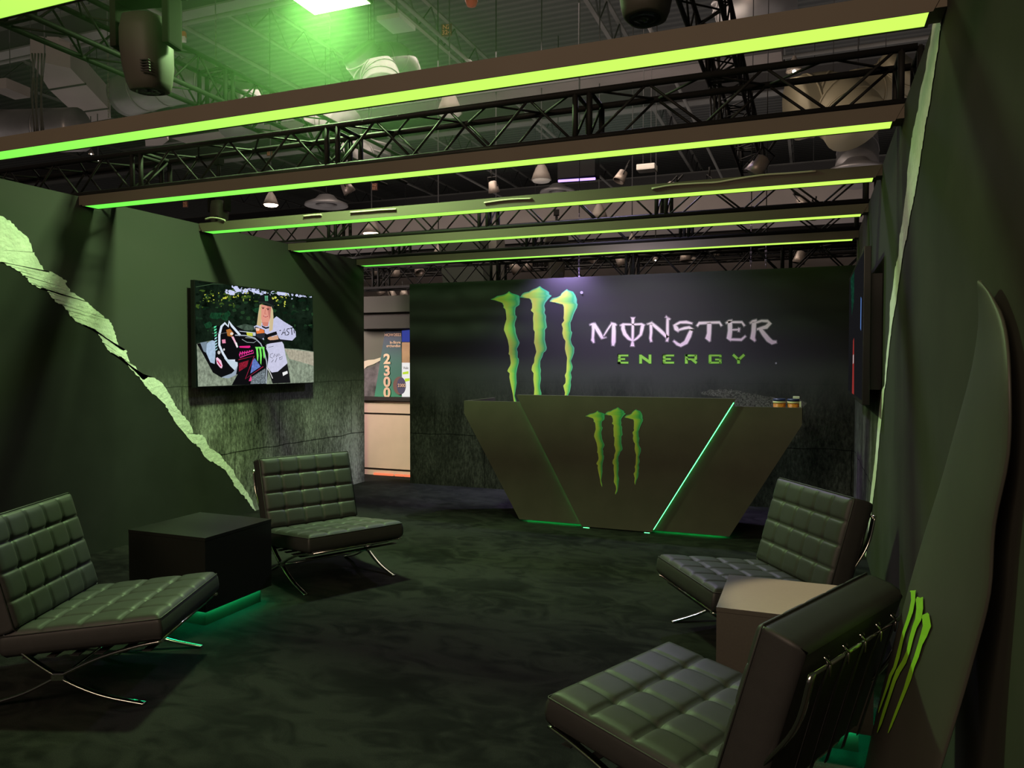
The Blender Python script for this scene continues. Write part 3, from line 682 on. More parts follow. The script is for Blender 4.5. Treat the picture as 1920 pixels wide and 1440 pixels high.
for i in range(14): blob((196, 200, 70), rnd.uniform(180, 700), rnd.uniform(220, 380), rnd.uniform(4, 16), rnd.uniform(5, 14))
for i in range(10): blob((214, 220, 90), rnd.uniform(1000, 1170), rnd.uniform(290, 400), rnd.uniform(5, 18), rnd.uniform(5, 14))
for x, y, rx, ry in [(520,240,60,40),(575,190,40,40),(610,225,50,35),(690,220,45,30),(790,215,50,36),(850,240,60,26),(910,240,40,20),(1010,240,38,30),(1075,250,30,32),(1130,250,50,30),(1180,262,30,26),(1240,270,16,18),(1290,275,24,20),(1340,282,30,16),(1380,285,20,12),(1450,290,14,14),(1232,315,10,10)]:
    blob((200, 206, 240), x, y, rx*.8, ry*.75, 11, .3, s=1.05)
    for k in range(9): blob(rnd.choice([(200, 206, 240), (200, 206, 240), (30, 50, 40)]), x+rnd.uniform(-1.1, 1.1)*rx, y+rnd.uniform(-1, 1)*ry, rx*rnd.uniform(.1, .3), ry*rnd.uniform(.15, .35), 7, .4, s=1.0)
for i in range(150): blob(rnd.choice([(10, 20, 12), (26, 48, 30), (34, 62, 36), (14, 34, 20)]), rnd.uniform(100, 1480), rnd.uniform(230, 700), rnd.uniform(8, 34), rnd.uniform(6, 22))
for i in range(60): blob(rnd.choice([(110, 130, 50), (196, 200, 80), (60, 84, 30)]), rnd.uniform(150, 1180), rnd.gauss(300, 45), rnd.uniform(3, 9), rnd.uniform(3, 9))
for i in range(6): blob((22, 60, 36), rnd.uniform(150, 1450), rnd.uniform(430, 700), rnd.uniform(30, 90), rnd.uniform(20, 50), noise=.5)
poly((74, 92, 78), [(560, 640), (680, 610), (820, 640), (760, 690), (600, 680)], .8, .5, 20)
poly((140, 152, 132), [(110, 840), (300, 800), (640, 830), (900, 860), (1140, 895), (1300, 905), (1487, 935), (1495, 1300), (1100, 1320), (125, 1345)], .9, .42, 22)
poly((176, 170, 150), [(1140, 900), (1487, 940), (1490, 1100), (1200, 1020)], .9, .25, 30)
# bike: fender, shroud, number plate
poly((14, 14, 16), [(330, 640), (500, 600), (700, 700), (850, 760), (940, 900), (960, 1100), (930, 1320), (520, 1330), (590, 1200), (400, 1240), (300, 1180), (180, 960), (110, 840), (220, 830), (300, 800)])
poly((168, 190, 214), [(235, 830), (290, 802), (325, 810), (330, 960), (320, 1080), (270, 1060), (225, 960), (215, 880)], noise=.15)
poly((120, 136, 150), [(150, 830), (230, 815), (220, 950), (190, 930)])
line((214, 226, 240), [(560, 1040), (470, 1040), (420, 960), (375, 860), (375, 740), (400, 640), (440, 600), (480, 640), (490, 580), (520, 630), (600, 720), (620, 745)], 26)
poly((196, 214, 226), [(430, 1010), (590, 1060), (592, 1100), (560, 1160), (500, 1100)])
poly((150, 165, 180), [(560, 1150), (590, 1100), (570, 1210), (480, 1250), (400, 1236), (520, 1190)])
for k in range(9): poly((170, 220, 226) if k > 3 else (90, 220, 160), [(320+k*3-8, 640+k*33), (350+k*2-8, 630+k*33), (345+k-8, 650+k*33), (318-8+k*2, 662+k*33)])
poly((176, 110, 50), [(455, 680), (500, 665), (545, 720), (520, 760), (470, 750)]); blob((230, 220, 210), 520, 725, 20, 18, 8, .1)
poly((226, 140, 170), [(405, 795), (445, 790), (450, 835), (410, 838)]); poly((236, 180, 200), [(515, 760), (540, 755), (590, 860), (575, 880), (545, 815)])
poly((240, 240, 240), [(560, 820), (580, 830), (596, 880), (580, 890)])
line((170, 180, 190), [(560, 742), (680, 745), (790, 775), (860, 840), (900, 920), (930, 1050), (935, 1100), (925, 1310)], 12)
line((120, 120, 120), [(290, 720), (400, 722), (470, 710)], 4)
blob((224, 224, 224), 430, 910, 10, 14, 8, .1); blob((200, 200, 200), 370, 945, 18, 22, 9, .1)
line((150, 160, 160), [(640, 790), (700, 825), (780, 830), (820, 800), (760, 775), (680, 770)], 7)
poly((226, 40, 130), [(610, 870), (735, 865), (742, 880), (722, 893), (612, 888)])
for k in range(6): line((232, 56, 150), [(612+k*27, 990-k*10), (622+k*27, 935-k*4)], 10)
line((232, 56, 150), [(606, 968), (640, 950), (700, 945), (770, 920), (776, 950), (700, 972), (616, 1005)], 9)
line((190, 40, 80), [(600, 1030), (785, 985), (680, 1255), (890, 1110)], 7); poly((130, 26, 44), [(605, 1070), (720, 1035), (700, 1110), (605, 1170)], noise=.5, ns=60)
poly((96, 120, 190), [(765, 1040), (790, 1010), (840, 1080), (860, 1110), (740, 1190)], noise=.4, ns=40)
poly((230, 70, 130), [(720, 1280), (745, 1215), (765, 1280)]); poly((110, 120, 126), [(760, 1230), (915, 1130), (925, 1310), (740, 1315)], noise=.9, ns=90)
for dx, h in ((0, 150), (38, 190), (76, 120)): poly((120, 232, 100), [(795+dx, 878), (835+dx if dx < 60 else 828+dx, 880), (828+dx, 910), (836+dx, 980), (828+dx, 880+h+20), (818+dx, 880+h), (812+dx, 960), (808+dx, 915)], s=1.0)
poly((240, 196, 220), [(335, 1010), (352, 1000), (395, 1040), (412, 1100), (405, 1130), (385, 1125), (345, 1075)]); line((200, 40, 90), [(350, 1040), (395, 1105)], 14)
# rider
poly((24, 24, 26), [(960, 1170), (1170, 1070), (1195, 1190), (1210, 1300), (1000, 1310), (940, 1130)])
poly((206, 206, 232), [(930, 850), (1100, 800), (1130, 850), (1150, 960), (1175, 1070), (1060, 1170), (990, 1180), (940, 1120), (955, 960), (925, 900)], .95, .06, 30)
poly((200, 202, 232), [(780, 640), (860, 600), (1000, 560), (1046, 520), (1130, 580), (1230, 640), (1270, 700), (1275, 760), (1230, 805), (1090, 790), (1060, 760), (1000, 770), (880, 700), (900, 800), (820, 740)], .95, .06, 30)
poly((214, 198, 160), [(848, 385), (1000, 440), (1010, 520), (1005, 600), (985, 690), (960, 700), (960, 560), (880, 560), (862, 640), (815, 620), (830, 500)], .95, .1, 60)
poly((222, 150, 132), [(862, 380), (985, 410), (985, 500), (960, 580), (915, 628), (875, 590), (855, 500)])
poly((206, 128, 112), [(880, 590), (955, 590), (945, 635), (905, 640), (880, 620)])
poly((190, 120, 108), [(935, 400), (985, 412), (984, 500), (965, 560), (950, 500)])
poly((206, 186, 146), [(985, 400), (1005, 450), (1010, 560), (1000, 680), (960, 700), (975, 600), (975, 500)])
poly((200, 178, 130), [(850, 385), (868, 380), (866, 520), (862, 640), (815, 622), (836, 500)])
poly((16, 18, 20), [(868, 625), (920, 650), (960, 640), (955, 660), (918, 668), (880, 650)])
for x in (888, 945): line((70, 40, 34), [(x-18, 415+(x-888)*.25), (x+16, 418+(x-888)*.25)], 6); blob((50, 36, 34), x, 428+(x-888)*.22, 11, 6, 8, .05)
line((186, 106, 92), [(915, 440), (908, 490), (925, 495)], 6); line((170, 60, 60), [(890, 515), (915, 528), (945, 520)], 9); line((238, 220, 210), [(900, 519), (935, 520)], 3)
poly((20, 24, 24), [(838, 340), (845, 295), (870, 270), (920, 262), (975, 275), (1000, 320), (1020, 400), (1010, 430), (985, 405), (880, 365), (840, 372)])
poly((36, 44, 40), [(835, 345), (920, 350), (1010, 395), (1018, 425), (985, 400), (880, 365), (838, 370)])
for dx in (0, 14, 27): poly((110, 200, 150), [(908+dx, 280), (918+dx, 280), (916+dx, 310), (920+dx, 340), (912+dx, 338), (910+dx, 305)])
poly((40, 44, 50), [(790, 650), (800, 640), (905, 680), (912, 760), (870, 790), (810, 760)]); poly((224, 120, 60), [(802, 660), (895, 676), (905, 715), (812, 725)]); poly((238, 200, 180), [(800, 655), (850, 662), (840, 690), (806, 690)])
line((20, 20, 22), [(910, 760), (1000, 730), (1050, 715)], 40); poly((22, 22, 24), [(920, 800), (1060, 740), (1080, 790), (1230, 805), (1100, 820), (960, 840)])
blob((206, 160, 128), 985, 780, 42, 22, 10, .15); poly((206, 160, 128), [(1010, 750), (1060, 745), (1070, 790), (1000, 800)])
poly((200, 206, 70), [(690, 705), (765, 715), (765, 755), (700, 745)]); poly((190, 200, 210), [(600, 690), (800, 710), (800, 750), (770, 750), (765, 715), (620, 700)])
# writing on the sleeve and the jersey
for st in ([(1105, 740), (1140, 665), (1150, 745)], [(1118, 715), (1150, 712)], [(1200, 665), (1172, 668), (1165, 690), (1192, 712), (1185, 735), (1160, 742)], [(1205, 662), (1240, 655)], [(1222, 660), (1228, 738)], [(1080, 690), (1098, 684)], [(1250, 680), (1256, 720)]): line((16, 16, 20), st, 9)
for st in ([(1005, 955), (975, 965), (970, 1000), (1000, 1010)], [(1010, 1000), (1025, 960)], [(1035, 975), (1045, 1000), (1055, 960)], [(1060, 990), (1075, 955), (1085, 980)], [(1080, 1010), (1115, 990), (1110, 1020), (1085, 1030), (1080, 1000)], [(985, 1060), (1010, 1030)], [(1030, 1060), (1050, 1010)], [(950, 885), (1010, 870)]): line((40, 40, 50), st, 5)
poly((236, 236, 236), [(1115, 1180), (1172, 1160), (1178, 1190), (1122, 1220)]); line((230, 230, 230), [(930, 1120), (970, 1180), (1000, 1250)], 8)
line((60, 84, 56), [(92, 175), (300, 140), (440, 128)], 7)
o = pic.build('screen_picture', None, tvt); o['label'] = 'bright picture of a rider and a motocross bike'
bm = bmesh.new(); bm.from_mesh(o.data); bmesh.ops.triangulate(bm, faces=bm.faces, ngon_method='EAR_CLIP'); bm.to_mesh(o.data); bm.free()

# right-hand screen, seen almost edge-on
RX = .318; t2 = empty('wall_screen', (RX+.05, 6.5, 1.85)); tag(t2, 'flat black screen on the right wall, seen almost edge on', 'television')
O2 = t2.location.copy()
b = MB(); b.box(Vector((RX, 5.5, 1.32))-O2, Vector((RX+.045, 7.55, 2.37))-O2, .004); b.build('casing', M['tv'], t2)
b = MB(); b.box(Vector((RX+.045, 5.62, 1.42))-O2, Vector((WR-.001, 7.3, 2.2))-O2); b.build('wall_bracket', M['tv'], t2)
g = MB(); g.use(pcol((30, 30, 32), .6)); g.face([Vector((RX-.001, y, z))-O2 for y, z in ((5.53, 1.35), (7.52, 1.35), (7.52, 2.34), (5.53, 2.34))])
g.use(pcol((150, 50, 46), .8)); g.face([Vector((RX-.0014, y, z))-O2 for y, z in ((6.5, 1.35), (6.8, 1.35), (6.75, 1.78), (6.6, 1.8))])
g.use(pcol((24, 70, 52), .5, .95, 30)); g.face([Vector((RX-.0014, y, z))-O2 for y, z in ((6.7, 2.1), (7.0, 2.0), (7.3, 2.34), (6.7, 2.34))])
g.use(pcol((90, 130, 200), .9)); g.face([Vector((RX-.0018, y, z))-O2 for y, z in ((5.70, 1.82), (5.78, 1.84), (5.78, 2.06), (5.70, 2.04))])
g.use(pcol((190, 190, 190), .8)); g.face([Vector((RX-.0018, y, z))-O2 for y, z in ((6.6, 1.60), (6.72, 1.59), (6.72, 1.66), (6.6, 1.67))])
g.build('screen_picture', None, t2)

# ================================================================== SURFBOARD
rows = []
Lp = [(1846,524),(1838,610),(1815,720),(1770,870),(1732,1000),(1700,1110),(1665,1240),(1640,1340),(1612,1440),(1590,1530)]
Rp = [(1846,524),(1870,580),(1888,650),(1891,760),(1886,900),(1867,1050),(1832,1200),(1795,1330),(1762,1440),(1710,1600),(1690,1660)]
def atp(poly_, y):
    for a, c in zip(poly_[:-1], poly_[1:]):
        if a[1] <= y <= c[1]: return lerp(a[0], c[0], (y-a[1])/(c[1]-a[1]))
    return poly_[-1][0]
LE = [Vector((.411, 2.255, 1.812))]; RE = [Vector((.415, 2.245, 1.812))]
for yl, yr, Yl, Yr in ((533, 534, 2.28, 2.21), (560, 566, 2.35, 2.14), (620, 632, 2.44, 2.03), (700, 730, 2.53, 1.95), (800, 860, 2.62, 1.95)):
    LE.append(P(atp(Lp, yl), yl, 'Y', Yl)); RE.append(P(atp(Rp, yr), yr, 'Y', Yr))
LE += [Vector(v) for v in ((.383, 2.70, 1.225), (.341, 2.712, 1.056), (.299, 2.709, .88), (.26, 2.708, .702), (.224, 2.72, .511), (.19, 2.72, .319), (.165, 2.68, .172), (.16, 2.60, .06), (.175, 2.52, .004))]
RE += [Vector(v) for v in ((.392, 2.01, 1.225), (.392, 2.046, 1.056), (.372, 2.103, .88), (.345, 2.152, .702), (.309, 2.189, .511), (.27, 2.224, .319), (.246, 2.274, .172), (.235, 2.34, .06), (.22, 2.42, .004))]
n = len(LE); rings = []
def dens(L_):
    return smooth_path(L_, 4)
LE, RE = dens(LE), dens(RE); n = len(LE)
for i in range(n):
    a, c = LE[i], RE[i]; z = (a.z+c.z)/2; a = Vector((a.x, a.y, z)); c = Vector((c.x, c.y, z))
    w = (a-c); hw = w.length/2; mid = (a+c)/2; wd = w.normalized(); nb = Vector((wd.y, -wd.x, 0))  # points back to the wall (+x)
    if nb.x < 0: nb = -nb
    th = .034*min(1, hw/.16)*(.55+.45*math.sin(math.pi*min(1, max(.05, i/n))))
    ring = []
    for k in range(24):
        an = 2*math.pi*k/24; ca, sa = math.cos(an), math.sin(an)
        xx = math.copysign(abs(ca)**.75, ca)*hw; yy = math.copysign(abs(sa)**.9, sa)*th/2
        ring.append(mid + wd*xx + nb*(yy-.006*(1-(xx/max(hw, 1e-4))**2) + th/2-.012))
    for q_ in ring: q_.x = min(q_.x, WR-.004)
    rings.append(ring)
b = MB(); b.rings(rings, True); sb = b.build('surfboard', M['board'], None, smooth=True)
tag(sb, 'dark surfboard with a green claw logo leaning upright against the right wall', 'surfboard')
# logo on the board: three streaks placed by their outline
SBL = [[(1726,1111,9),(1726,1130,8),(1722,1150,8),(1716,1168,7),(1708,1190,6),(1703,1210,6),(1697,1235,7),(1691,1255,6),(1683,1270,6),(1677,1290,5),(1670,1310,4),(1663,1330,3),(1660,1340,1)],
       [(1738,1126,14),(1739,1145,13),(1736,1165,12),(1729,1180,9),(1723,1200,8),(1717,1225,7),(1709,1245,9),(1698,1262,9),(1690,1280,7),(1682,1305,6),(1672,1335,6),(1664,1360,5),(1658,1377,1)],
       [(1750,1156,14),(1753,1178,16),(1747,1195,13),(1740,1212,9),(1733,1235,9),(1725,1255,8),(1719,1275,9),(1712,1295,7),(1702,1320,6),(1692,1345,5),(1684,1365,4),(1679,1378,1)],
       [(1720,1112,2),(1726,1115,6),(1731,1111,2)],[(1733,1124,3),(1740,1128,6),(1745,1124,2)],[(1740,1162,3),(1748,1160,8),(1755,1154,3)]]
def board_hit(x, y):
    """where the pixel's line of sight meets the plane of the board's face"""
    d = FWD + RIGHT*((x-960)/F_PX) - UP*((y-720)/F_PX); best = None
    for i in range(n-1):
        a = LE[i]; c = RE[i]; e = LE[i+1]
        nn = (c-a).cross(e-a)
        if nn.length < 1e-9: continue
        nn.normalize(); den = nn.dot(d)
        if abs(den) < 1e-6: continue
        t_ = nn.dot(a-CAM)/den; q = CAM + d*t_; zc = (a.z+c.z)/2; ze = (LE[i+1].z+RE[i+1].z)/2
        er = max(0, q.z-zc, ze-q.z)
        if best is None or er < best[0]: best = (er, q, nn)
    q, nn = best[1], best[2]
    if nn.x > 0: nn = -nn
    return q + nn*.021
g = MB()
for pl_ in SBL: stroke(g, pl_, 0, board_hit)
o = g.build('claw_logo', mat('board_logo', srgb(150, 215, 50), .5), sb); o['label'] = 'green claw logo'
bm = bmesh.new(); bm.from_mesh(o.data); bmesh.ops.triangulate(bm, faces=bm.faces, ngon_method='EAR_CLIP'); bm.to_mesh(o.data); bm.free()

# ================================================================== OVERHEAD FIXTURES
gx0, gx1, gy0, gy1, gz = -3.82, -3.29, 4.72, 5.24, 4.45
t = empty('light_panel', ((gx0+gx1)/2, (gy0+gy1)/2, gz)); tag(t, 'dazzling square green light panel hanging above the stand', 'light panel')
w_, d_ = (gx1-gx0)/2, (gy1-gy0)/2
b = MB(); b.box((-w_-.015, -d_-.015, .005), (w_+.015, d_+.015, .12)); b.build('housing', M['fixture'], t)
b = MB(); b.face([(-w_, -d_, .002), (-w_, d_, .002), (w_, d_, .002), (w_, -d_, .002)]); b.build('diffuser', M['panel'], t)
b = MB(); b.tube([(0, 0, .12), (0, 0, .9)], .02, 8); b.tube([(-1.3, 0, .9), (1.9, 0, .9)], .024, 8); b.build('hanger', M['truss'], t)

def moving_head(loc, rz, tilt, label, s=1.0, hang=.5):
    t = empty('moving_head_light', loc, rz); tag(t, label, 'stage light', 'moving head stage lights')
    b = MB(); b.box((-.19*s, -.17*s, -.11*s), (.19*s, .17*s, 0), .02); b.build('base', M['fixture_dark'], t)
    b = MB(); b.lathe([(.09*s, -.11*s), (.09*s, -.14*s)], (0, 0, 0), 20, True); b.build('swivel', M['fixture_dark'], t)
    b = MB(); b.box((-.20*s, -.07*s, -.19*s), (.20*s, .07*s, -.14*s), .015)
    for x in (-.20, .16): b.box((x*s, -.075*s, -.47*s), ((x+.045)*s, .075*s, -.15*s), .014)
    b.build('yoke', M['matt'], t)
    prof = [(.06, -.115), (.115, -.10), (.135, -.02), (.14, .08), (.135, .2), (.12, .3), (.105, .345), (.095, .35)]
    rs = []
    for r_, z in prof:
        rs.append([Vector((math.copysign(abs(math.cos(a_))**.7, math.cos(a_))*r_*s, math.copysign(abs(math.sin(a_))**.7, math.sin(a_))*r_*1.05*s, -z*s)) for a_ in [2*math.pi*k/28 for k in range(28)]])
    rot = Matrix.Rotation(tilt, 4, 'X'); off = Vector((0, 0, -.38*s))
    b = MB(); b.rings([[rot @ v + off for v in r_] for r_ in rs], True); hd = b.build('head', M['fixture'], t, smooth=True)
    b = MB(); b.lathe([(.088*s, 0), (.08*s, .004*s), (.001, -.012*s)], (0, 0, -.352*s), 24, True)
    for v in b.bm.verts: v.co = rot @ v.co + off
    b.build('lens', M['lens'], hd)
    b = MB()
    for k in range(5):
        b.box((.05*s, -.155*s, (-.2-.016*k)*s), (.11*s, -.14*s, (-.194-.016*k)*s))
    for v in b.bm.verts: v.co = rot @ v.co + off
    b.build('vents', M['fixture_dark'], hd)
    b = MB(); b.tube([(0, 0, 0), (0, 0, hang)], .02, 8); b.box((-.04, -.04, hang-.08), (.04, .04, hang)); b.build('clamp', M['truss'], t)
    return t
h0 = P(270, 175, 'Z', 3.33)
moving_head((h0.x, h0.y+.02, 4.1), R(12), R(6), 'big moving head stage light at the upper left, lens down', 1.02, .12)
h1 = P(1213, 46, 'Z', 3.45)
moving_head((h1.x, h1.y, 4.2), R(-15), R(-4), 'moving head stage light cut by the top edge, over the middle', 1.0, .12)
q = P(411, 398, 'Y', 6.6); moving_head((q.x, 6.6, 3.55), R(0), R(0), 'small moving head stage light over the left end of the fourth light beam', .62, .3)
q = P(1043, 512, 'Y', 10.5); moving_head((q.x, 10.5, 3.42), R(20), R(0), 'distant moving head stage light peeking over the back wall', .9, .4)

# ================================================================== HALL
# ceiling deck with ribs
def deck():
    m = bpy.data.materials.new('ribbed_deck'); m.use_nodes = True; nt = m.node_tree; b = nt.nodes['Principled BSDF']; b.inputs['Roughness'].default_value = .8
    tc = N(nt, 'ShaderNodeTexCoord'); w = N(nt, 'ShaderNodeTexWave', Scale=1.1); w.wave_type = 'BANDS'; w.bands_direction = 'Y'
    nt.links.new(tc.outputs['Object'], w.inputs[0]); r = ramp(nt, w.outputs['Fac'], [(.25, (.07, .075, .075)), (.75, (.11, .115, .11))]); nt.links.new(r.outputs[0], b.inputs['Base Color'])
    bp = N(nt, 'ShaderNodeBump', Strength=.8, Distance=.05); nt.links.new(w.outputs['Fac'], bp.inputs['Height']); nt.links.new(bp.outputs[0], b.inputs['Normal']); return m
b = MB(); b.box((-40, -10, 10.6), (30, 62, 10.7)); tag(b.build('ceiling', deck()), 'ribbed metal roof deck of the hall', kind='structure')
b = MB(); b.box((-40, 60, 0), (30, 60.2, 10.6)); tag(b.build('wall_hall', mat('hall_wall', (.20, .17, .15), .85, noise=.2, nscale=.4)), 'distant hall wall', kind='structure')
# girders and purlins
gy = [P(215, 60, 'Z', 8.6).y, P(215, 60, 'Z', 8.6).y+9, P(215, 60, 'Z', 8.6).y+19, P(215, 60, 'Z', 8.6).y+31]
names = ['nearest steel roof girder crossing the upper left of the picture', 'second steel roof girder, seen between the first two light beams', 'third steel roof girder beyond', 'farthest steel roof girder']
for y, nm in zip(gy, names):
    t = empty('roof_girder', (-8, y, 8.6)); tag(t, nm, 'girder', 'steel roof girders')
    b = MB(); b.box((-30, -.17, 0), (34, .17, .035)); b.box((-30, -.17, .565), (34, .17, .6)); b.build('flange', M['steel'], t)
    b = MB(); b.box((-30, -.012, .035), (34, .012, .565)); b.build('web', M['steel_dark'], t)
for k, x in enumerate([-26, -21, -16.5, -12.3, -8.6, -4.6, -.8, 3.4, 8]):
    t = empty('roof_joist', (x, 0, 9.4)); tag(t, 'open web steel roof joist, %s' % ['far left', 'left', 'second left', 'left of centre', 'above the left wall', 'above the middle of the stand', 'above the camera', 'beyond the right wall', 'far right'][k], 'joist', 'open web roof joists')
    b = MB(); b.box((-.05, -6, 0), (.05, 58, .05)); b.box((-.05, -6, .75), (.05, 58, .8)); b.build('chord', M['steel'], t)
    b = MB()
    for i in range(50):
        y = -6+i*1.28; b.tube([(0, y, .05), (0, y+.64, .75), (0, y+1.28, .05)], .022, 4)
    b.build('web', M['steel_dark'], t)
# sprinkler pipes
for k, (x, y, z, L_, ax) in enumerate([(0, 11.5, 8.2, 40, 'X'), (0, 17.5, 8.2, 40, 'X'), (-7.2, 0, 8.35, 50, 'Y'), (-3.1, 0, 8.35, 50, 'Y'), (-11.8, 0, 8.35, 50, 'Y')]):
    b = MB(); b.tube([(-L_/2, 0, 0), (L_/2, 0, 0)] if ax == 'X' else [(0, 2, 0), (0, L_, 0)], .045, 8)
    tag(b.build('sprinkler_pipe', M['steel'], loc=(x, y, z)), 'thin grey roof pipe running %s' % ['across the hall, the nearer one', 'across the hall, the farther one', 'lengthwise above the left wall', 'lengthwise above the middle', 'lengthwise far left'][k], 'pipe', 'roof pipes')

ROOF = 10.6
def wire(t, x=0, y=0, z=0, r=.008):
    """suspension wire from a hanging thing up to the roof deck"""
    b = MB(); b.tube([(x, y, z), (x, y, ROOF-t.location.z)], r, 5); b.build('suspension_wire', M['steel_dark'], t)
def duct(name, paths, r, label, n=22, m=None, ribs=0):
    if not isinstance(paths[0], list): paths = [paths]; r = [r]
    c = paths[0][0].copy(); t = empty('air_duct', c); tag(t, label, 'air duct', 'silver air ducts')
    for pts, r_ in zip(paths, r):
        sp = smooth_path(pts, 8)
        b = MB(); b.tube([p-c for p in sp], r_, n); b.build('tube', m or M['duct'], t, smooth=True)
        if ribs:
            for k in range(1, ribs):
                i = int(k*(len(sp)-1)/ribs); d_ = (sp[min(i+1, len(sp)-1)]-sp[max(i-1, 0)]).normalized()*.02
                b = MB(); b.tube([sp[i]-c-d_, sp[i]-c+d_], r_*1.03, n); b.build('seam', m or M['duct'], t)
        mid = sp[len(sp)//2]-c; wire(t, mid.x, mid.y, mid.z+r_*.95)
    return t
D = lambda x, y, z: P(x, y, 'Z', z)
duct('a', [D(235,180,7.2), D(310,158,7.2), D(380,152,7.2), D(425,168,7.0), D(452,188,6.6), D(450,235,6.0)], .42, 'silver duct curving down right of the big moving head light', ribs=9)
duct('b', [[D(672,95,7.4), D(690,122,7.2), D(712,140,7.0), D(716,165,6.7)], [D(770,170,7.4), D(764,130,7.5), D(745,108,7.5), D(715,108,7.4), D(690,120,7.2)]], [.36, .26], 'silver duct elbow with a slimmer loop, just below the bright green light panel', ribs=6)
duct('c', [D(1608,262,6.6), D(1608,285,6.2), D(1606,318,5.55)], .42, 'vertical silver duct drop at the right with a flared diffuser', ribs=2)
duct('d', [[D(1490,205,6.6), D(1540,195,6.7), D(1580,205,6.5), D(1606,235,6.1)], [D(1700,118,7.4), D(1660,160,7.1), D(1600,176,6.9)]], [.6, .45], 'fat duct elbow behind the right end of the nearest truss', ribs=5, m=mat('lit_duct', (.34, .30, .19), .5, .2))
duct('e', [D(1400,-20,6.8), D(1408,8,6.6), D(1425,25,6.3)], .5, 'silver duct at the top edge, right of centre', ribs=3)
duct('g', [D(-60,250,6.2), D(60,246,6.2), D(150,243,6.2)], .42, 'silver duct at the left edge above the left wall', ribs=3)
duct('i', [D(700,262,6.3), D(692,290,6.0), D(650,300,5.8)], .4, 'silver duct drop seen through the truss, left of centre', ribs=3)
duct('j', [D(590,237,6.8), D(620,232,6.8), D(650,236,6.6)], .38, 'silver duct just below the second light beam', ribs=3)
# flared diffuser rings
def cone(px, py, z, w, label, m=None):
    c = P(px, py, 'Z', z); dist = (c-CAM).dot(FWD); r = w/2*dist/F_PX
    b = MB(); b.lathe([(r*.35, r*.5), (r*.55, r*.3), (r, .06), (r*1.03, 0), (r*.9, -.02), (r*.4, .05)], (0, 0, 0), 32, False); b.lathe([(r*.5, .02), (r*.1, -.01)], (0, 0, 0), 32, True)
    o = tag(b.build('air_diffuser', m or M['duct'], loc=c, smooth=True), label, 'air diffuser', 'round air diffusers'); wire(o, 0, 0, r*.5, .012); return o
cone(1606, 321, 5.5, 96, 'round metal air diffuser under the vertical duct at the right')
cone(1046, 362, 6.3, 66, 'round metal air diffuser below the lavender tube light')
cone(612, 386, 6.0, 78, 'round metal air diffuser between third and fourth light beams, left')
# rectangular ducts and panels
def slab(pts, z, h, name, label, cat, m=None, seams=()):
    q = [P(x, y, 'Z', z) for x, y in pts]; c = sum(q, Vector())/len(q); t = empty(name, c); tag(t, label, cat)
    b = MB(); b.prism([v-c for v in q], (0, 0, h)); b.build('panel', m or M['duct_paint'], t)
    wire(t, 0, 0, h)
    if seams:
        for (a, d2) in seams:
            b = MB()
            u, v = P(*a, 'Z', z)-c, P(*d2, 'Z', z)-c; b.tube([u, v], .03, 5); b.build('seam', M['steel_dark'], t)
    return t
slab([(57,112),(132,128),(205,205),(208,222),(160,231),(92,168)], 7.5, .5, 'rectangular_duct', 'pinkish grey rectangular duct slanting down at the upper left', 'air duct', seams=(((92,168),(160,157)), ((135,212),(203,203))))
slab([(88,96),(110,97),(138,109),(122,113)], 8.0, .3, 'roof_panel', 'small pale ceiling panel above the slanting duct', 'panel')
slab([(-20,168),(12,165),(57,183),(28,187)], 7.0, .2, 'roof_panel', 'pale ceiling panel at the left edge', 'panel')
slab([(706,39),(749,32),(779,58),(737,64)], 6.0, .06, 'air_grille', 'square grille hanging right of the green light panel', 'vent', m=mat('grille', (.42, .46, .40), .6, noise=.1, nscale=90))
slab([(272,260),(312,256),(316,263),(304,272),(273,274)], 6.5, .2, 'roof_panel', 'pale pink ceiling panel under the second light beam, left', 'panel')
y_ = P(1000, 160, 'Z', 7.6).y
b = MB(); b.box((-16, 0, 0), (-.6, .9, .55)); t = empty('rectangular_duct', (0, y_, 7.6)); tag(t, 'long pale rectangular duct crossing above the centre', 'air duct'); b.build('duct_body', M['duct_paint'], t)
b = MB(); b.box((-16, -.03, -.03), (-.6, 0, .05)); b.build('rim', M['steel_dark'], t)
y_ = P(1300, 425, 'Z', 4.9).y
for (za, lab, yy) in ((5.4, 'long grey bulkhead seen between the fourth and fifth light beams', 0), (4.4, 'long grey bulkhead low over the far stands', 6)):
    b = MB(); b.box((-20, 0, 0), (12, .8, .9)); o = tag(b.build('bulkhead', M['duct_paint'], loc=(0, y_+yy+3, za)), lab, 'bulkhead')
    for x in (-16, -8, 0, 8): wire(o, x, .4, .9)
# dark hanging banner beyond the back wall
q = [P(832, 497, 'Y', 12.0), P(905, 462, 'Y', 12.0), P(950, 462, 'Y', 12.0), P(908, 540, 'Y', 12.0), P(832, 560, 'Y', 12.0)]
b = MB(); q0 = P(820, 440, 'Y', 12); q1 = P(897, 440, 'Y', 12); q2 = P(912, 560, 'Y', 12); q3 = P(834, 560, 'Y', 12)
b.prism([q0, q1, q2, q3], (0, .5, 0)); tag(b.build('hanging_banner', mat('dark_banner', (.02, .028, .018), .8)), 'big dark hanging sign box above the left part of the back wall', 'sign box')
b = MB(); b.prism([P(898, 440, 'Y', 12.4), P(930, 440, 'Y', 12.4), P(938, 560, 'Y', 12.4), P(913, 560, 'Y', 12.4)], (0, .4, 0)); tag(b.build('sign_end_panel', mat('banner_side', (.09, .09, .075), .8)), 'grey slanted end panel beside the dark sign box', 'panel')

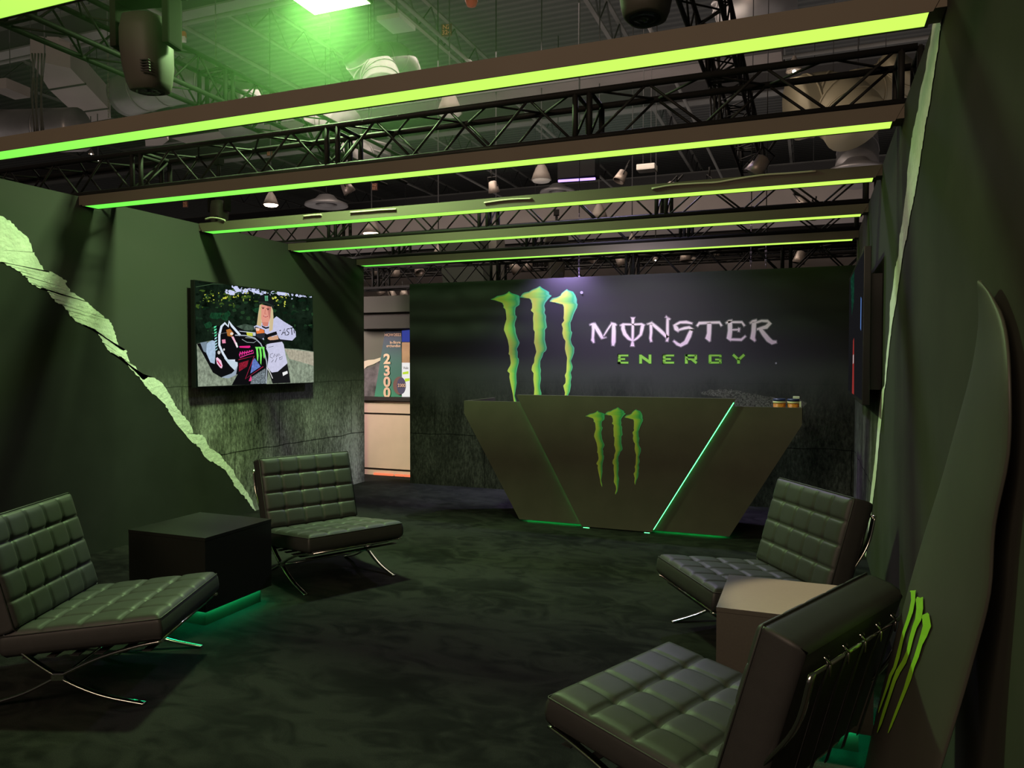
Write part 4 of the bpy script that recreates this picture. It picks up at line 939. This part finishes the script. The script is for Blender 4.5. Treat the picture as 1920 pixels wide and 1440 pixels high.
def bell(px, py, w, z, lit, label, bulbs=0):
    c = P(px, py, 'Z', z); dist = (c-CAM).dot(FWD); r = w/2*dist/F_PX
    t = empty('high_bay_lamp', c); tag(t, label, 'ceiling lamp', 'bell shaped hall lamps')
    b = MB(); b.lathe([(r*.2, r*1.9), (r*.3, r*1.6), (r*.55, r*1.2), (r*.8, r*.6), (r, .0), (r*.97, 0), (r*.75, r*.6), (r*.3, r*1.4)], (0, 0, 0), 28, False); b.build('shade', mat('lamp_shade', (.22, .19, .16), .5), t, smooth=True)
    if bulbs:
        for k in range(bulbs):
            b = MB(); b.lathe([(.001, r*.22), (r*.2, r*.1), (r*.24, 0), (r*.16, -r*.12), (.001, -r*.16)], ((k-(bulbs-1)/2)*r*.5, 0, 0), 12, False); b.build('bulb', M['lamp_bulb'], t)
    else:
        b = MB(); b.lathe([(r*.93, r*.02), (r*.8, -r*.16), (r*.4, -r*.26), (.001, -r*.28)], (0, 0, 0), 28, False); b.build('glass', M['lamp_on'] if lit else M['white'], t)
    b = MB(); b.tube([(0, 0, r*1.9), (0, 0, ROOF-z)], .012, 6); b.build('rod', M['steel_dark'], t)
bell(697, 438, 34, 4.5, True, 'lit bell lamp left of centre under the fourth light beam')
bell(508, 384, 28, 4.9, True, 'lit bell lamp between the third and fourth light beams, left')
bell(1015, 338, 38, 5.6, False, 'unlit bell lamp in the middle between the third and fourth light beams')
bell(1123, 411, 34, 4.7, True, 'bell lamp with a row of bright bulbs right of centre', 4)
bell(843, 212, 48, 6.6, False, 'large dim bell lamp just below the second light beam')
bell(822, 477, 20, 3.9, True, 'pair of bright bulbs under the fifth light beam, left of centre', 2)
bell(1185, 453, 16, 4.2, True, 'pair of small bright bulbs under the fifth light beam, right of centre', 2)
bell(1489, 134, 30, 7.2, True, 'very bright bare spotlight at the upper right behind the truss', 1)
bell(930, 503, 9, 3.7, True, 'small bright lamp just above the back wall, left of the claw logo', 1)
bell(1229, 488, 12, 3.8, True, 'small bright lamp just above the back wall over the lettering', 1)
bell(171, 289, 10, 6.6, True, 'tiny bright lamp under the second light beam at left', 1)
bell(184, 301, 6, 6.4, True, 'tiniest bright lamp, just right of another near the left truss', 1)
# lavender tube light
a = P(1047, 339.5, 'Y', 13); c = P(1116, 335, 'Y', 13); t = empty('tube_light', (a+c)/2); tag(t, 'lavender tube light in a black box under the third light beam', 'tube light')
o_ = t.location.copy(); b = MB(); b.tube([a-o_, c-o_], .022, 10); b.build('tube', M['purple_lamp'], t)
b = MB(); b.box((-.34, -.02, .05), (.34, .3, .45)); b.build('housing', mat('matt_black', (.01, .01, .01), .9, spec=.1), t); wire(t, 0, .1, .45)
# small projector / speaker box, chains, tags
q = P(1213, 316, 'Y', 11.5); t = empty('projector', q); tag(t, 'pale projector hanging right of the lavender tube light', 'projector')
b = MB(); b.box((-.14, -.12, -.04), (.14, .12, .05), .02); b.build('body', M['white'], t)
b = MB(); b.bm.free(); wire(t, -.06, 0, .05, .006); wire(t, .06, 0, .05, .006)
def chain(px, py0, py1, Y, label, m=None):
    a, c = P(px, py0, 'Y', Y), P(px, py1, 'Y', Y); b = MB(); L_ = (a-c).length; k = max(4, int(L_/.05))
    for i in range(k):
        z0 = a.z-(a.z-c.z)*i/k; z1 = a.z-(a.z-c.z)*(i+1)/k+.006; o = .007
        if i % 2: b.tube([(o, 0, z0), (o, 0, z1)], .0035, 4); b.tube([(-o, 0, z0), (-o, 0, z1)], .0035, 4)
        else: b.tube([(0, o, z0), (0, o, z1)], .0035, 4); b.tube([(0, -o, z0), (0, -o, z1)], .0035, 4)
    t = empty('lifting_chain', (a.x, Y, 0)); tag(t, label, 'chain', 'lifting chains'); b.build('links', m or M['steel'], t); wire(t, 0, 0, a.z, .006)
pc = mat('lilac_lit_chain', (.42, .36, .55), .4, .6)  # steel chain with the lilac light put into its colour
chain(404, 20, 165, 6.0, 'chain hanging right of the big moving head light')
chain(202, 90, 222, 6.0, 'chain hanging left of the big moving head light')
chain(1086, 400, 540, 9.05, 'lilac lit chain hanging in front of the back wall top', pc)
chain(1409, 380, 505, 9.2, 'lilac lit chain above the right half of the back wall', pc)
chain(1437, 392, 503, 9.2, 'thin chain right beside the lilac chain over the back wall', pc)
# hall grid signs
txt_m = mat('sign_orange', (.85, .42, .22), .6)
def text(s, size, m, parent, loc, rot, name='sign_text', align='CENTER', ext=.002, sx=1.0, bold=.012):
    cu = bpy.data.curves.new(name, 'FONT'); cu.body = s; cu.size = size; cu.align_x = align; cu.align_y = 'CENTER'; cu.extrude = ext; cu.offset = size*bold
    tmp = bpy.data.objects.new('tmp', cu); col.objects.link(tmp); bpy.context.view_layer.update()
    me = bpy.data.meshes.new_from_object(tmp.evaluated_get(bpy.context.evaluated_depsgraph_get())); bpy.data.objects.remove(tmp)
    me.materials.clear(); me.materials.append(m); o = bpy.data.objects.new(name, me); col.objects.link(o); o.location = loc; o.rotation_euler = rot; o.scale = (sx, 1, 1)
    if parent: o.parent = parent
    return o
def grid_sign(px, py, wpx, Y, s, label):
    c = P(px, py, 'Y', Y); r = wpx/2*(c-CAM).dot(FWD)/F_PX; t = empty('grid_sign', c, R(10)); tag(t, label, 'sign', 'hall grid signs')
    b = MB(); b.box((-r, 0, -r*1.1), (r, .03, r*1.1)); b.build('plate', mat('sign_plate', (.12, .05, .035), .7), t)
    for k, row in enumerate(s.split('\n')): text(row, r*1.15, txt_m, t, (0, -.006, r*.5-k*r*1.0), (R(90), 0, 0))
grid_sign(837, 56, 20, 14, 'N2\n324', 'small dark sign reading N2 324 near the top, right of the green light panel')
grid_sign(505, 286, 11, 17, 'N2\n322', 'tiny red grid sign seen through the truss, left of centre')
grid_sign(347, 383, 10, 17, 'N2\n322', 'tiny red grid sign near the left wall top under the third light beam')
grid_sign(702, 350, 12, 20, 'N2\n321', 'tiny orange grid sign behind the third light beam, left of centre')
# red fire-alarm device and pipe hook
q = P(341, 66, 'Y', 9); t = empty('alarm_beacon', q, R(30)); tag(t, 'small red and white alarm beacon right of the big moving head light', 'alarm')
b = MB(); b.box((-.06, -.04, -.03), (.06, .04, .05), .01); b.build('body', M['red'], t); b = MB(); b.box((-.055, -.06, -.1), (.06, .03, -.032), .01); b.build('strobe', M['white'], t)
wire(t, 0, 0, .05)
q = P(884, 2, 'Y', 9); b = MB(); b.lathe([(.001, .09), (.07, .05), (.085, 0), (.06, -.06), (.001, -.08)], (0, 0, 0), 14); wire(tag(b.build('alarm_bell', M['red'], loc=q, smooth=True), 'dull red round device at the top edge above centre', 'alarm'), 0, 0, .085)
# bundles of hanging cables
for px0, Y, label in ((60, 6.2, 'cable bundle hanging at the left edge above the left wall'), (1325, 7.6, 'dark cable bundle hanging at the right part of the ceiling')):
    b = MB()
    for k in range(5):
        a = P(px0+k*6, 100 if px0 < 100 else (90 if px0 > 1300 else 400), 'Y', Y); c = P(px0+k*4+rnd.uniform(0, 12), 250 if px0 < 100 else (240 if px0 > 1300 else 520), 'Y', Y)
        mid = (a+c)/2 + Vector((rnd.uniform(-.05, .05), 0, 0)); b.tube(smooth_path([a, mid, c], 5), .011, 5)
    tag(b.build('cable_bundle', M['cable_dark'] if px0 > 100 else M['steel_dark']), label, 'cables', 'hanging cable bundles')
    o = bpy.context.scene.collection.objects[-1]; wire(o, a.x, a.y, a.z)
# spotlights hanging from the far trusses
spots = [(700, 505, 13.2), (742, 508, 13.2), (712, 545, 13.6), (735, 552, 13.6), (757, 550, 13.6), (785, 505, 13.2), (965, 502, 13.2), (990, 495, 13.2), (1115, 480, 13.2), (1163, 486, 13.2), (1285, 478, 13.2), (1300, 490, 18.5), (1345, 470, 18.5), (1500, 482, 13.2), (1165, 330, 12), (925, 350, 12), (650, 350, 10), (1255, 355, 10), (1330, 350, 12), (1423, 310, 8), (1505, 380, 12), (1525, 397, 12.8), (1440, 455, 12)]
sp0 = None
for k, (px, py, Y) in enumerate(spots):
    Y = {13.2: 12.85, 13.6: 14.2, 18.5: 17.9}.get(Y, Y)
    q = P(px, py, 'Y', Y)
    if sp0 is None:
        sp0 = empty('spotlight', q); tag(sp0, cat='spotlight', group='spotlights hanging from the far trusses')
        b = MB(); b.lathe([(.03, .1), (.07, .08), (.085, -.02), (.10, -.1), (.085, -.1), (.06, 0)], (0, 0, 0), 14); b.build('can', mat('spot_can', (.35, .3, .26), .4, .5), sp0, smooth=True)
        b = MB(); b.tube([(-.1, 0, 0), (-.1, 0, .16), (.1, 0, .16), (.1, 0, 0)], .01, 5); b.tube([(0, 0, .16), (0, 0, .3)], .014, 5); b.build('yoke', M['truss'], sp0); o = sp0
    else: o = copy_tree(sp0)
    o.location = q; o.rotation_euler = (R(rnd.uniform(-45, 45)), R(rnd.uniform(-30, 30)), R(rnd.uniform(0, 360)))
    side = 'left of the back wall' if px < 770 else ('over the left half of the back wall' if px < 1100 else 'over the right half of the back wall') if py > 440 else 'among the ceiling trusses'
    o['label'] = 'small spotlight %s, at %s' % (side, ['the first place from the left', 'the far left'][0] if k == 0 else 'place %d from the left' % (sorted(s_[0] for s_ in spots).index(px)+1))

# ================================================================== WHAT SHOWS THROUGH THE OPENING BEHIND THE BACK WALL
YN = 9.24
def NP(x, y, Y=YN): return P(x, y, 'Y', Y)
def board_(name, x0, y0, x1, y1, m, label, cat, Y=YN, th=.06, parent=None, grp=None):
    a, c = NP(x0, y1, Y), NP(x1, y0, Y); b = MB(); cx = (a.x+c.x)/2
    b.box((a.x-cx, 0, 0), (c.x-cx, th, c.z-a.z)); return tag(b.build(name, m, loc=(cx, Y, a.z)), label, cat, grp)
t = empty('stand_cabinet', NP(725, 897)); t.location.z = 0; tag(t, 'beige lit panelled base of the neighbouring stand, seen through the gap', 'cabinet')
zb = lambda y: NP(725, y).z
xa, xb = NP(670, 800).x-t.location.x, NP(800, 800).x-t.location.x
beige = mat('beige_panel', (.80, .55, .46), .6, noise=.05, nscale=3); dk = mat('dark_joint', (.02, .012, .01), .6)
for y0, y1 in ((752, 774.5), (778, 878.5), (882.5, 893)):
    b = MB(); b.box((xa, 0, zb(y1)), (xb, .4, zb(y0))); b.build('panel', beige, t)
b = MB(); b.box((xa, .02, 0), (xb, .38, zb(745))); b.build('carcass', dk, t)
b = MB(); b.box((xa-.3, -.05, zb(751)), (xb+.3, .4, zb(744.5))); b.build('top_rail', dk, t)
b = MB(); xs = [NP(v, 800).x-t.location.x for v in (702, 726, 738, 742, 757, 759, 775)]
for a_, c_ in ((0, 2), (3, 4), (5, 6)): b.box((xs[a_], -.03, .003), (xs[c_], -.005, .030))
b.build('base_light', emit('orange_red', (1, .22, .1), 1.1), t)
gp = mat('grey_canopy', (.06, .056, .046), .8)
board_('canopy_fascia', 660, 552, 800, 587, gp, 'grey canopy fascia of the neighbouring stand, upper board', 'canopy', YN-.22, .3, grp='canopy boards of the neighbouring stand')
board_('canopy_fascia', 660, 588, 800, 617, mat('grey_canopy2', (.045, .042, .034), .8), 'grey canopy fascia of the neighbouring stand, lower board', 'canopy', YN-.12, .3, grp='canopy boards of the neighbouring stand')
# printed panel: dark field, torn paper, concrete, gradient sign with numbers
bk = board_('printed_panel', 660, 617, 800, 745, mat('panel_olive', (.13, .13, .10), .8), 'printed panel with torn paper and a green number sign, through the gap', 'display panel', YN+.1, .06)
bx0 = bk.location.copy()
def art(name, pts, m, k, parent=bk, Y=YN+.1, lb=None):
    b = MB(); b.face([NP(x, y, Y-.004*k)-bx0 for x, y in pts]); o = b.build(name, m, parent)
    if lb: o['label'] = lb
    return o
art('concrete_patch', [(676,694),(700,687),(714,671),(716,676),(702,745),(676,745)], mat('panel_concrete', (.16, .15, .15), .85, noise=.9, nscale=5), 1)
art('torn_paper_patch', [(676,679),(690,675),(702,674),(714,670),(713,676),(700,683),(688,687),(683,692),(680,694),(676,703)], mat('panel_paper', (.75, .66, .5), .85), 2)
def grad(name, c0, c1_, z0, z1):
    m = mat(name, c0, .6); nt = m.node_tree; b = nt.nodes['Principled BSDF']; tc = N(nt, 'ShaderNodeTexCoord'); s = N(nt, 'ShaderNodeSeparateXYZ'); nt.links.new(tc.outputs['Generated'], s.inputs[0])
    r = ramp(nt, s.outputs['Z'], [(.0, c1_), (.45, [(a+b_)/2 for a, b_ in zip(c0, c1_)]), (.85, c0)]); nt.links.new(r.outputs[0], b.inputs['Base Color']); return m
sg = art('number_sign', [(722,621),(752.5,619),(753,744),(702,744)], grad('sign_gradient', (.05, .075, .12), (.06, .32, .19), 0, 1), 3, lb='blue to green sign board with peach numbers')
peach = mat('peach_text', (.95, .66, .46), .6)
def tx(s, px, py, hpx, k=5, m=peach, align='CENTER', sx=1.0):
    q = NP(px, py, YN+.1-.004*k); sz = hpx*(q-CAM).dot(FWD)/F_PX
    return text(s, sz*1.35, m, bk, q-bx0, (R(90), 0, 0), 'lettering', align, ext=.001, sx=sx, bold=.035 if hpx > 10 else .016)
tx('HOW2022', 736.5, 628, 5.5, sx=1.05); tx('In-Store', 751, 642, 5.2, align='RIGHT'); tx('erchandise', 751, 648.5, 5.2, align='RIGHT')
for d_, y in zip('2300', (674, 696, 717, 737)): tx(d_, 725.5, y, 19, sx=1.15)
art('blue_panel', [(753.5,620),(775,618),(775,641),(753.5,641)], emit('blue_board_glow', srgb(60, 72, 160), .8), 4)  # blue board, white poster and lime labels emit light though they are no lamps
art('timber_panel', [(753.5,642),(775,642),(775,680),(753.5,680)], mat('timber', (.5, .3, .17), .7, noise=.2, nscale=4), 4)
art('white_poster_glow', [(753.5,680),(775,680),(775,744),(753.5,744)], emit('white_poster_glow', (.85, .83, .8), 1.0), 4)
art('green_label', [(755,698),(766,696),(766,701),(755,702)], emit('lime_glow', srgb(190, 220, 60), 1), 6); art('green_label', [(759,710),(768,709),(768,714),(759,716)], emit('lime2_glow', srgb(190, 220, 60), 1), 6)
tx('Velc', 761, 690, 5, 6, mat('grey_text', (.25, .25, .28), .7))
def ell(cx, cy, rx, ry, n=28): return [(cx+rx*math.cos(2*math.pi*i/n), cy+ry*math.sin(2*math.pi*i/n)) for i in range(n)]
art('round_sign_rim', ell(749, 723, 12, 17), mat('brown_rim', (.22, .12, .1), .6), 7); art('round_sign', ell(752.5, 723.5, 8.5, 15.5), mat('slate', (.09, .09, .18), .6), 8)
tx('2300', 753, 723, 6.5, 10, sx=.95)

# ================================================================== HAZE
b = MB(); b.box((-6.2, 2.9, 3.45), (-1.2, 6.9, 7.8))
hz = bpy.data.materials.new('stage_haze'); hz.use_nodes = True; nt = hz.node_tree; nt.nodes.clear()
o_ = N(nt, 'ShaderNodeOutputMaterial'); vs_ = N(nt, 'ShaderNodeVolumeScatter'); vs_.inputs['Color'].default_value = (.50, 1, .42, 1); vs_.inputs['Density'].default_value = .027; vs_.inputs['Anisotropy'].default_value = .3
nt.links.new(vs_.outputs[0], o_.inputs['Volume'])
o = b.build('haze', hz); tag(o, 'thin green stage haze around the light panel', 'haze', kind='stuff')

# ================================================================== LIGHTS
def area(name, loc, target, size, energy, color, sy=None, spread=None):
    l = bpy.data.lights.new(name, 'AREA'); l.energy = energy; l.color = color; l.size = size
    if sy: l.shape = 'RECTANGLE'; l.size_y = sy
    if spread: l.spread = spread
    o = bpy.data.objects.new(name, l); col.objects.link(o); o.location = loc
    o.rotation_euler = (Vector(target)-Vector(loc)).to_track_quat('-Z', 'Y').to_euler(); return o
def spot(name, loc, target, energy, color, ang, blend=.5, r=.08):
    l = bpy.data.lights.new(name, 'SPOT'); l.energy = energy; l.color = color; l.spot_size = R(ang); l.spot_blend = blend; l.shadow_soft_size = r
    o = bpy.data.objects.new(name, l); col.objects.link(o); o.location = loc
    o.rotation_euler = (Vector(target)-Vector(loc)).to_track_quat('-Z', 'Y').to_euler(); return o
area('hall_light_front', (-2.5, -5.0, 5.5), (-2.5, 4, 1.0), 5, 320, (1, .72, .52), 2)
area('deck_fill_up', (-6, 16, 8.0), (-6, 16, 12), 26, 420, (1, .86, .78), 34)  # unseen upward fill added to brighten the roof deck
area('duct_fill_up', (-6, 15, 4.9), (-6, 15, 12), 26, 420, (1, .86, .80), 22)  # unseen upward fill added for the undersides of the ducts
area('hall_light_far', (-8, 13.5, 7.6), (-7, 16, 0), 10, 500, (1, .82, .7), 6)
area('neighbour_fill', (-7.3, 7.6, 2.6), (-6.1, 9.5, 1.1), .8, 95, (1, .80, .76))  # unseen fill behind the left wall, added to brighten the neighbouring stand's panels
area('truss_glow', (-4, 10.6, 5.5), (-3, 13.5, 3.0), 6, 120, (1, .8, .66), 2)
area('green_panel_core', ((gx0+gx1)/2, (gy0+gy1)/2, gz-.01), ((gx0+gx1)/2, (gy0+gy1)/2, 0), .34, 180, (.60, 1, .40), spread=R(150))
spot('lavender_spot', (-2.75, 8.69, 3.0), (-2.75, 8.75, 2.0), 300, (.62, .45, 1), 120, 1.0, .03)
spot('lavender_wash', (-1.8, 8.0, 4.5), (-1.9, 6.6, 0), 260, (.66, .55, 1), 120, .8, .12)
spot('lettering_spot', (-1.9, 7.34, 2.80), (-1.9, 8.77, 1.45), 115, (.92, .78, 1), 118, 1, .1)
spot('table_spot', (-.15, 3.9, 4.4), (.03, 3.5, .55), 1350, (1, .82, .47), 13, .35, .05)
w = bpy.data.worlds.new('world'); scene.world = w; w.use_nodes = True
w.node_tree.nodes['Background'].inputs[0].default_value = (.9, .8, .7, 1); w.node_tree.nodes['Background'].inputs[1].default_value = .05

# ================================================================== RENDER LOOK
vs = scene.view_settings; vs.view_transform = 'Standard'; vs.look = 'None'; vs.exposure = 0; vs.gamma = 1; vs.use_curve_mapping = False
cy = scene.cycles; cy.max_bounces = 6; cy.diffuse_bounces = 3; cy.glossy_bounces = 3; cy.transmission_bounces = 2
cy.sample_clamp_indirect = 2.5; cy.sample_clamp_direct = 0; cy.use_denoising = True; cy.caustics_reflective = False; cy.caustics_refractive = False
